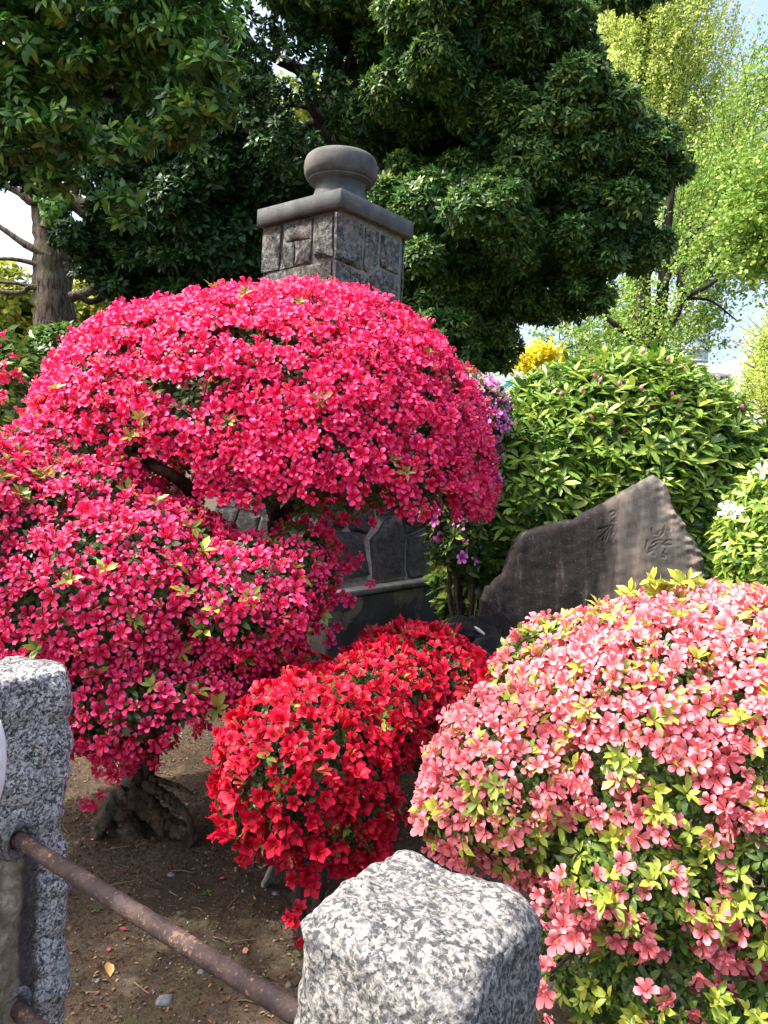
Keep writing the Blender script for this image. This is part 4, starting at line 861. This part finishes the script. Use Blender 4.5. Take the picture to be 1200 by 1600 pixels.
crown(bt, b2, ev_dark, [.0, .2, .4, .6], .10, .38, 240, 7, nparts=0, mass='rear_crown')
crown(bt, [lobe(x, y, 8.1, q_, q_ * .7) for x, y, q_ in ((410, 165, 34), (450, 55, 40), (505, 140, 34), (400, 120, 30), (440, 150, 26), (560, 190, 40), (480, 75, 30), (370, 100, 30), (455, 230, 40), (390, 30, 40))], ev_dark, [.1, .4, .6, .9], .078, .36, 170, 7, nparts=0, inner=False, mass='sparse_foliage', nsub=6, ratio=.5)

lt_ = empty('evergreen_tree', (at(212, 560, 9.8).x, 9.8, float(gz(-3, 9.8))), 'dark leafy evergreen with a thick black trunk left of the pillar', 'tree', 'evergreen trees')
limbs(lt_, dark_bark, [([(205, 640), (208, 520), (208, 440), (200, 340), (190, 240)], .19, .12, 9.8)], 'trunk')
limbs(lt_, dark_bark, [([(208, 430), (150, 470), (118, 462)], .05, .03, 9.7), ([(205, 380), (280, 330), (330, 270)], .08, .03, 9.7), ([(200, 340), (130, 290), (60, 230)], .08, .03, 9.7), ([(190, 240), (200, 140), (230, 60)], .1, .05, 9.7)])
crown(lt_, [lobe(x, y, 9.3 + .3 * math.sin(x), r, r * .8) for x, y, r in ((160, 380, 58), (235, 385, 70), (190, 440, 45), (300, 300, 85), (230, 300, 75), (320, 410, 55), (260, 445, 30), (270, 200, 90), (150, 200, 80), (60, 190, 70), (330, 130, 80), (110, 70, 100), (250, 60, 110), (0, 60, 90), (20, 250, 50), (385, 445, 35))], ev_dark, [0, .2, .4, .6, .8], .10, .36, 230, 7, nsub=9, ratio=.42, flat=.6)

nt = empty('overhanging_tree', (at(-420, 600, 5.2).x, 5.2, float(gz(-5, 5.2))), 'bright green leafy boughs hanging into the upper left corner', 'tree')
limbs(nt, dark_bark, [([(-430, 1000), (-430, 600), (-400, 250), (-360, 0)], .2, .14, 5.2)], 'trunk')
limbs(nt, dark_bark, [([(-420, 330), (-200, 190), (-20, 150), (80, 120), (150, 142), (255, 158)], .085, .022, 4.9), ([(-400, 200), (-150, 20), (50, -40), (200, -20), (320, 60)], .08, .02, 4.7), ([(-410, 250), (-200, 260), (-30, 235), (60, 250), (130, 290)], .06, .015, 4.9), ([(80, 120), (200, 70), (300, 130), (335, 190)], .03, .01, 4.7)])
n_l = [lobe(x, y, Y, r, r * .45) for x, y, r, Y in ((60, 40, 90, 4.8), (160, 60, 80, 4.6), (250, 60, 80, 4.6), (320, 110, 52, 4.5), (60, 120, 80, 4.7), (310, 170, 45, 4.5), (170, 120, 60, 4.7), (20, 185, 60, 4.7), (100, 210, 60, 4.7), (185, 225, 42, 4.6), (10, 250, 50, 4.8), (90, 285, 36, 4.8), (180, 310, 30, 4.7), (200, 345, 20, 4.7), (270, 215, 40, 4.6), (-60, 100, 120, 4.8), (120, -20, 120, 4.7), (280, -10, 100, 4.6))]
crown(nt, n_l, near_leaf, [.15, .35, .5, .65, .8, 1.], .074, .36, 190, 6, nsub=8, ratio=.5, flat=.28, el=4, up=.5, innerd=.25, back=.3)
crown(nt, [lobe(x, y, 4.9, r, r * .7) for x, y, r in ((-200, 100, 150), (-350, 0, 180), (-200, -120, 180), (50, -140, 170), (-420, 200, 140))], near_leaf, [.1, .3, .5], .10, .42, 80, 5, nparts=0, inner=False, mass='outer_crown', back=.5)

near_l = [(np.array(q_), np.array([r_, r_ * 1.1, r_ * .5])) for q_, r_ in (((-3.3, 1.7, 4.1), .55), ((-2.6, 1.2, 4.0), .45), ((-3.1, .9, 3.9), .5), ((-2.2, 1.6, 4.2), .35))]  # unseen leaf clumps added beyond the frame to dapple the soil with shade
crown(nt, near_l, near_leaf, [.2, .4, .6, .8], .074, .36, 70, 6, nparts=0, inner=False, mass='added_shade_foliage', nsub=7, ratio=.5, flat=.3, back=1.)
link('branch', MB().tube(curve([(-4.4, 5.1, 3.6), (-4.0, 3.6, 4.2), (-3.3, 2.4, 4.15), (-2.7, 1.4, 4.1)], 8), np.linspace(.07, .015, 25), 8, .05).mesh('branch', dark_bark), nt)  # added bough that carries the shading leaves

# old trunk at left, light sunlit trees behind
ot = empty('old_tree', (at(88, 545, 12).x, 12, float(gz(-5, 12))), 'thick old tree trunk with furrowed bark and a broken lopped top at the left', 'tree')
limbs(ot, grey_bark, [([(92, 600), (88, 530), (84, 460), (82, 400), (78, 350), (72, 300), (70, 270)], .36, .19, 12)], 'trunk')
limbs(ot, grey_bark, [([(80, 360), (95, 320), (120, 318), (150, 345)], .16, .12, 11.8), ([(74, 300), (52, 315), (30, 300), (0, 285)], .09, .05, 11.8), ([(82, 400), (45, 385), (15, 365), (-20, 340)], .07, .03, 11.8), ([(80, 420), (55, 412), (20, 405), (-20, 405)], .05, .02, 11.8), ([(86, 458), (50, 448), (30, 458), (-20, 452)], .05, .03, 11.8), ([(110, 465), (140, 455), (175, 430), (200, 410)], .08, .05, 11.7), ([(50, 448), (20, 442), (-30, 440)], .03, .02, 11.8), ([(150, 345), (170, 355), (185, 375)], .09, .04, 11.7)])
P, N = sample([lobe(88, 330, 11.7, 24, 30, .2), lobe(75, 300, 11.7, 22, 20, .2)], 160, .5, 1.); scatter(ot, 'leaf', 'ivy_leaves', leaves_set(.5, [.5, .7, .9], False), near_leaf, *whorls(P, N, 5, 20, 20, .10), nparts=60)
lit_leaf = leaf_mat('sunlit_leaf', (.12, .20, .025), (.30, .36, .045), (.52, .50, .07), .5, .3, .5)
def far_tree(px, py, Y, name, label, specs, mat, tints, leaf, dens, trunk=None, k=5, holes=None, cat='tree', group='sunlit trees in the background', bark=None):
    r = empty(name, (at(px, 600, Y).x, Y, float(gz(0, 10))), label, cat, group); b = Vector(r.location)
    tp = at(px, py, Y); link('trunk', MB().tube(curve([b - Vector((0, 0, .1)), b.lerp(tp, .5) + Vector((.1, 0, 0)), tp], 6), np.linspace(trunk or .15, .06, 13), 8, .05).mesh('trunk', bark or dark_bark), r)
    crown(r, [lobe(x, y, Y + rng.normal() * .4, rr, rr * q) for x, y, rr, q in specs], mat, tints, leaf, .55, dens, k, nparts=0, inner=True, holes=holes, back=.2, innerd=.4); return r
far_tree(20, 470, 17, 'maple_tree', 'yellow green sunlit maple seen left of the old trunk', [(15, 470, 65, .75), (60, 500, 50, .7), (30, 540, 50, .6), (-10, 430, 40, .6), (130, 400, 40, .8), (-50, 460, 70, .8), (10, 525, 60, .6), (140, 480, 50, .8), (160, 440, 45, .7)], lit_leaf, [.2, .4, .6, .8, 1], .16, 34)
far_tree(280, 440, 18, 'maple_tree', 'yellow green sunlit maple glimpsed between the dark trunks', [(250, 460, 60, .8), (320, 430, 60, .8), (360, 380, 55, .8), (300, 360, 50, 1), (400, 200, 50, 1.), (250, 410, 60, .8)], lit_leaf, [.1, .3, .5, .8, 1], .16, 30)
far_tree(700, 520, 22, 'maple_tree', 'yellow green tree glimpsed under the broad evergreen', [(700, 540, 50, .7), (760, 530, 45, .9), (640, 560, 60, .7), (470, 180, 60, 1), (560, 160, 60, 1), (650, 290, 50, 1)], lit_leaf, [.1, .3, .5, .8], .17, 24)
pine = far_tree(700, 535, 12, 'shaded_bush', 'dull brown green bush below the evergreen at the right of the dome', [(712, 540, 22, 1.0), (690, 570, 26, .8)], near_leaf, [0, .1, .3], .12, 60, .05, group=None)

# ginkgos on the right
gk_leaf = leaf_mat('ginkgo_leaf', (.38, .50, .09), (.55, .66, .16), (.68, .74, .28), .5, .3, .6)
gk2_leaf = leaf_mat('young_green_leaf', (.09, .20, .03), (.22, .38, .06), (.44, .54, .12), .5, .3, .45)
def branchy(root, lobes, mat, nb, leaf, L, mass='crown', dirbias=(0, 0, .9), nl=26, wid=.9, bark=None):
    c = np.array([l[0] for l in lobes]); r = np.array([l[1] for l in lobes]); w = r[:, 0] * r[:, 2]; w = w / w.sum()
    li = rng.choice(len(lobes), nb, p=w); u = nrm(rng.normal(size=(nb, 3))) * (rng.random((nb, 1)) ** .4); A = c[li] + u * r[li]
    d = nrm(u * .7 + np.array(dirbias) + rng.normal(size=(nb, 3)) * .25); LL = L * rng.uniform(.5, 1.3, nb)
    t = rng.random((nb, nl)); P = A[:, None] + d[:, None] * (t * LL[:, None])[..., None] + rng.normal(size=(nb, nl, 3)) * leaf * .7; P = P.reshape(-1, 3)
    dd = nrm(rng.normal(size=P.shape) + np.array([0, 0, -.2])); scatter(root, 'leaf', mass, leaves_set(wid, [.1, .3, .5, .7, 1.], False, .1), mat, P, frames_x(dd, rng.normal(size=P.shape)), leaf * rng.uniform(.6, 1.3, len(P)), nparts=0)
    if bark:
        m = MB()
        for i in range(0, nb, 3): m.tube([A[i] - d[i] * L * .3, A[i] + d[i] * LL[i]], [.008, .003], 4, 0, False)
        o = link('twigs', m.mesh('twigs', bark), root); o['kind'] = 'stuff'
gbark = bark_mat('ginkgo_bark', (.008, .007, .006), (.042, .035, .03), (.04, .055, .018), 12)
gk = empty('ginkgo_tree', (at(985, 640, 26).x, 26, .2), 'tall yellow green ginkgo rising against the sky right of the broad evergreen', 'tree', 'sunlit trees in the background')
limbs(gk, gbark, [([(990, 640), (1000, 300), (1010, 0), (1020, -200)], .35, .12, 26)], 'trunk')
branchy(gk, [lobe(x, y, 26, rx, rz, 1.6) for x, y, rx, rz in ((1010, 60, 78, 150), (980, 130, 60, 120), (1050, 120, 55, 150), (960, 20, 40, 80), (1030, -60, 80, 120), (1020, 250, 62, 110), (955, 60, 30, 60), (1095, 190, 50, 150), (1140, 270, 55, 120), (1060, 330, 60, 90))], gk_leaf, 3500, .075, 1.3, dirbias=(.15, 0, 1.2), bark=gbark)
g2 = empty('ginkgo_tree', (at(1008, 640, 17).x, 17, .2), 'fresh green many stemmed tree with dark trunks behind the rhododendron', 'tree', 'sunlit trees in the background')
limbs(g2, gbark, [([(1000, 640), (1002, 540), (1004, 470), (1005, 400), (1015, 300)], .22, .14, 17), ([(1010, 600), (1028, 520), (1036, 450), (1040, 380), (1050, 280)], .16, .09, 17)], 'trunk')
limbs(g2, gbark, [([(1020, 545), (1052, 500), (1068, 466), (1100, 450), (1130, 430)], .12, .03, 16.8), ([(1068, 466), (1062, 440), (1070, 400), (1080, 340)], .09, .03, 16.8), ([(990, 530), (965, 510), (945, 495)], .11, .04, 16.8), ([(1036, 450), (1060, 400), (1110, 330), (1150, 270)], .07, .02, 16.8), ([(1068, 466), (1110, 470), (1150, 500)], .04, .015, 16.8)])
branchy(g2, [lobe(x, y, 18.2, rx, rz, 1.) for x, y, rx, rz in ((1080, 360, 60, 75), (1130, 300, 55, 70), (1080, 410, 50, 40), (1110, 430, 60, 45), (1060, 520, 40, 60), (1170, 210, 50, 70), (1100, 520, 40, 30), (960, 480, 40, 40), (900, 520, 50, 40), (1190, 130, 25, 60), (960, 560, 50, 26), )], gk2_leaf, 1500, .066, .9, dirbias=(.35, 0, .5), nl=17, bark=gbark)
branchy(g2, [lobe(x, y, 16.2, rx, rz, .4) for x, y, rx, rz in ((1010, 500, 40, 50), (1050, 420, 40, 50), (1035, 540, 60, 24), (985, 530, 30, 40))], gk2_leaf, 150, .06, .7, mass='front_crown', dirbias=(.3, 0, .4), nl=16)
g3 = empty('ginkgo_tree', (at(1260, 640, 13).x, 13, .2), 'leafy green tree reaching in from the right edge of the frame', 'tree', 'sunlit trees in the background')
limbs(g3, gbark, [([(1290, 700), (1280, 400), (1270, 200)], .2, .1, 13)], 'trunk'); limbs(g3, gbark, [([(1280, 430), (1220, 390), (1165, 350)], .06, .015, 13), ([(1280, 380), (1210, 330), (1160, 300)], .05, .015, 13)])
branchy(g3, [lobe(x, y, 12.8, rx, rz, .6) for x, y, rx, rz in ((1200, 390, 42, 38), (1190, 340, 45, 40), (1230, 300, 50, 60), (1215, 420, 25, 26))], gk2_leaf, 420, .065, .6, dirbias=(-.5, 0, .1), nl=24, bark=gbark)
cf = empty('conifer_bush', (at(1200, 660, 11).x, 11, .2), 'feathery yellow green conifer at the right edge in front of the white building', 'shrub')
limbs(cf, gbark, [([(1205, 720), (1200, 600), (1195, 520)], .06, .02, 11)], 'trunk')
branchy(cf, [lobe(x, y, 10.8, rx, rz, .35) for x, y, rx, rz in ((1212, 600, 28, 34), (1205, 632, 26, 22), (1215, 560, 14, 30), (1208, 540, 8, 26))], gk_leaf, 380, .05, .45, dirbias=(-.3, 0, .5), nl=26, wid=.35, bark=gbark)
yl = flower_mat('yellow_petal', (.70, .50, .02), (.80, .62, .02), (.82, .70, .03), (.9, .9, .8), .3)
yb = empty('yellow_shrub', (at(825, 640, 16).x, 16, .2), 'bright yellow flowering shrub beside the green roof', 'shrub')
branchy(yb, [lobe(x, y, 16, rx, rz, .3) for x, y, rx, rz in ((825, 573, 16, 10), (835, 562, 14, 8), (850, 556, 12, 6), (785, 582, 10, 3), (870, 568, 10, 4))], leaf_mat('yellow_leaf', (.55, .48, .02), (.75, .64, .02), (.82, .74, .05), .5, .3, .3), 130, .07, .25, nl=14)
limbs(yb, gbark, [([(825, 660), (826, 610), (828, 578)], .05, .02, 16)], 'trunk')
hedge = far_tree(900, 560, 34, 'distant_tree', 'hazy bluish green tree line tree beyond the yellow shrub', [(900, 540, 40, .7), (950, 530, 45, .8), (860, 565, 26, .6), (1000, 540, 40, .8)], gk2_leaf, [0, .2, .4], .16, 7, .2, k=4)

# ------------------------------------------------------------------ buildings
n = NT('verdigris_copper'); v = n.coord(); c = n.ramp(n.noise(v, 3, 5), [(.35, (.16, .36, .32)), (.7, (.38, .62, .56))]); copper = n.fin(c, .6, .4)
plaster = NT('cream_plaster').fin((.6, .57, .5), .85); wooddark = NT('dark_timber').fin((.06, .045, .035), .7)
hl = empty('temple_hall', (at(800, 640, 24).x, 24, .2), 'low hall with pale turquoise copper roof behind the purple azalea', 'building')
x0, x1 = at(745, 600, 24).x, at(915, 600, 24).x; ze, zr = at(800, 640, 24).z, at(820, 588, 24).z; xm0, xm1 = at(815, 590, 24).x, at(905, 590, 24).x
link('wall', MB().box(((x0 + x1) / 2, 25.5, (ze + .2) / 2), ((x1 - x0) / 2 - .3, 1.4, (ze - .2) / 2)).mesh('wall', plaster, False), hl)
V = [(x0, 23.4, ze), (x1 + .6, 23.4, ze), (x1, 27.6, ze), (x0, 27.6, ze), (xm0 - .1, 25.5, zr), (xm1, 25.5, zr)]
link('roof', MB().add(V, [(0, 1, 5), (0, 5, 4), (1, 2, 5), (2, 3, 4), (2, 4, 5), (3, 0, 4), (0, 2, 1), (0, 3, 2)]).mesh('roof', copper, False), hl)
link('ridge', MB().box(((xm0 + xm1) / 2, 25.5, zr + .04), ((xm1 - xm0) / 2 + .1, .12, .09)).mesh('ridge', copper, False), hl)
link('hip_ridge', MB().tube([(x0, 23.4, ze + .03), (xm0 - .1, 25.5, zr + .06)], .11, 8).mesh('hip_ridge', copper, False), hl)
for i in range(16):
    t = i / 15; a_ = Vector((x0 + (x1 - x0) * t, 23.4, ze + .02)); b_ = Vector((xm0 - .1 + (xm1 - xm0) * t, 25.5, zr + .02)); link('roof_batten', MB().tube([a_, b_], .035, 5).mesh('roof_batten', copper, False), hl)
wht = NT('white_render'); wht = wht.fin(wht.ramp(wht.noise(wht.coord(), .3, 3), [(.3, (.74, .74, .75)), (.7, (.82, .82, .82))]), .8); gls = NT('window_glass').fin((.06, .08, .10), .15, .6)
bdp = at(1168, 600, 130); bd_ = empty('apartment_building', (bdp.x, 130, 0), 'white apartment block with stepped roof seen beyond the right trees', 'building')
k = 130 / F; bx = lambda px: at(px, 600, 130).x; bz = lambda py: at(1160, py, 130).z
link('wall', MB().box(((bx(1160) + bx(1230)) / 2, 136, bz(566) / 2), ((bx(1230) - bx(1160)) / 2, 6, bz(566) / 2)).mesh('wall', wht, False), bd_)
V = []; xa, xb = bx(1100), bx(1150); link('stair_wing', MB().box(((xa + xb) / 2, 140, bz(582) / 2), ((xb - xa) / 2, 8, bz(582) / 2)).mesh('stair_wing', wht, False), bd_)
ya, yb_ = 130, 148
q = [(bx(1152), 129, 0), (bx(1161), 129, 0), (bx(1161), 129, bz(566)), (bx(1165), 129, bz(558)), (bx(1163), 129, bz(556)), (bx(1152), 129, bz(582))]
Vq = q + [(a_, 148, c_) for a_, b_, c_ in q]; T = [(0, 1, 2), (0, 2, 5), (2, 3, 4), (2, 4, 5)]; T += [tuple(i + 6 for i in t[::-1]) for t in T]; mb = MB().add(Vq, T).quads(Vq, [(i, i + 6, (i + 1) % 6 + 6, (i + 1) % 6) for i in range(6)])
link('sloping_wall', mb.mesh('sloping_wall', wht, False), bd_)
link('roof_room', MB().box((bx(1133), 141, bz(570)), (1.1, 2, 1.4)).mesh('roof_room', NT('pale_brick').fin((.55, .45, .4), .8), False), bd_)
for py in (590, 604):
    for px in (1115, 1136, 1145): o = link('window', MB().box((bx(px), 131.95, bz(py)), (.38 if px > 1120 else .6, .09, .30)).mesh('window', gls, False), bd_)
for py in (575, 590, 604, 618):
    for px in (1172, 1178, 1195, 1201, 1215): link('window', MB().box((bx(px), 129.95, bz(py)), (.26, .09, .26)).mesh('window', gls, False), bd_)
for py in (583, 597, 611): link('balcony_slab', MB().box(((xa + xb) / 2, 131.6, bz(py)), ((xb - xa) / 2, .8, .14)).mesh('balcony_slab', wht, False), bd_)
tw = empty('glass_tower', (at(1065, 600, 260).x, 260, 0), 'hazy blue glass tower seen through the fresh green tree', 'building')
n = NT('blue_glass_facade'); tower_m = n.fin((.42, .52, .58), .3, .5); c0 = at(1062, 600, 260).x; zt_ = at(1062, 455, 260).z
link('wall', MB().box((c0, 268, zt_ / 2), (9, 8, zt_ / 2)).mesh('wall', tower_m, False), tw)
slab_m = NT('pale_slab').fin((.7, .7, .7), .7)
for i in range(10): link('floor_band', MB().box((c0, 267.8, zt_ - 1 - i * 3.6), (9.1, 8, .35)).mesh('floor_band', slab_m, False), tw)

finish_jobs()
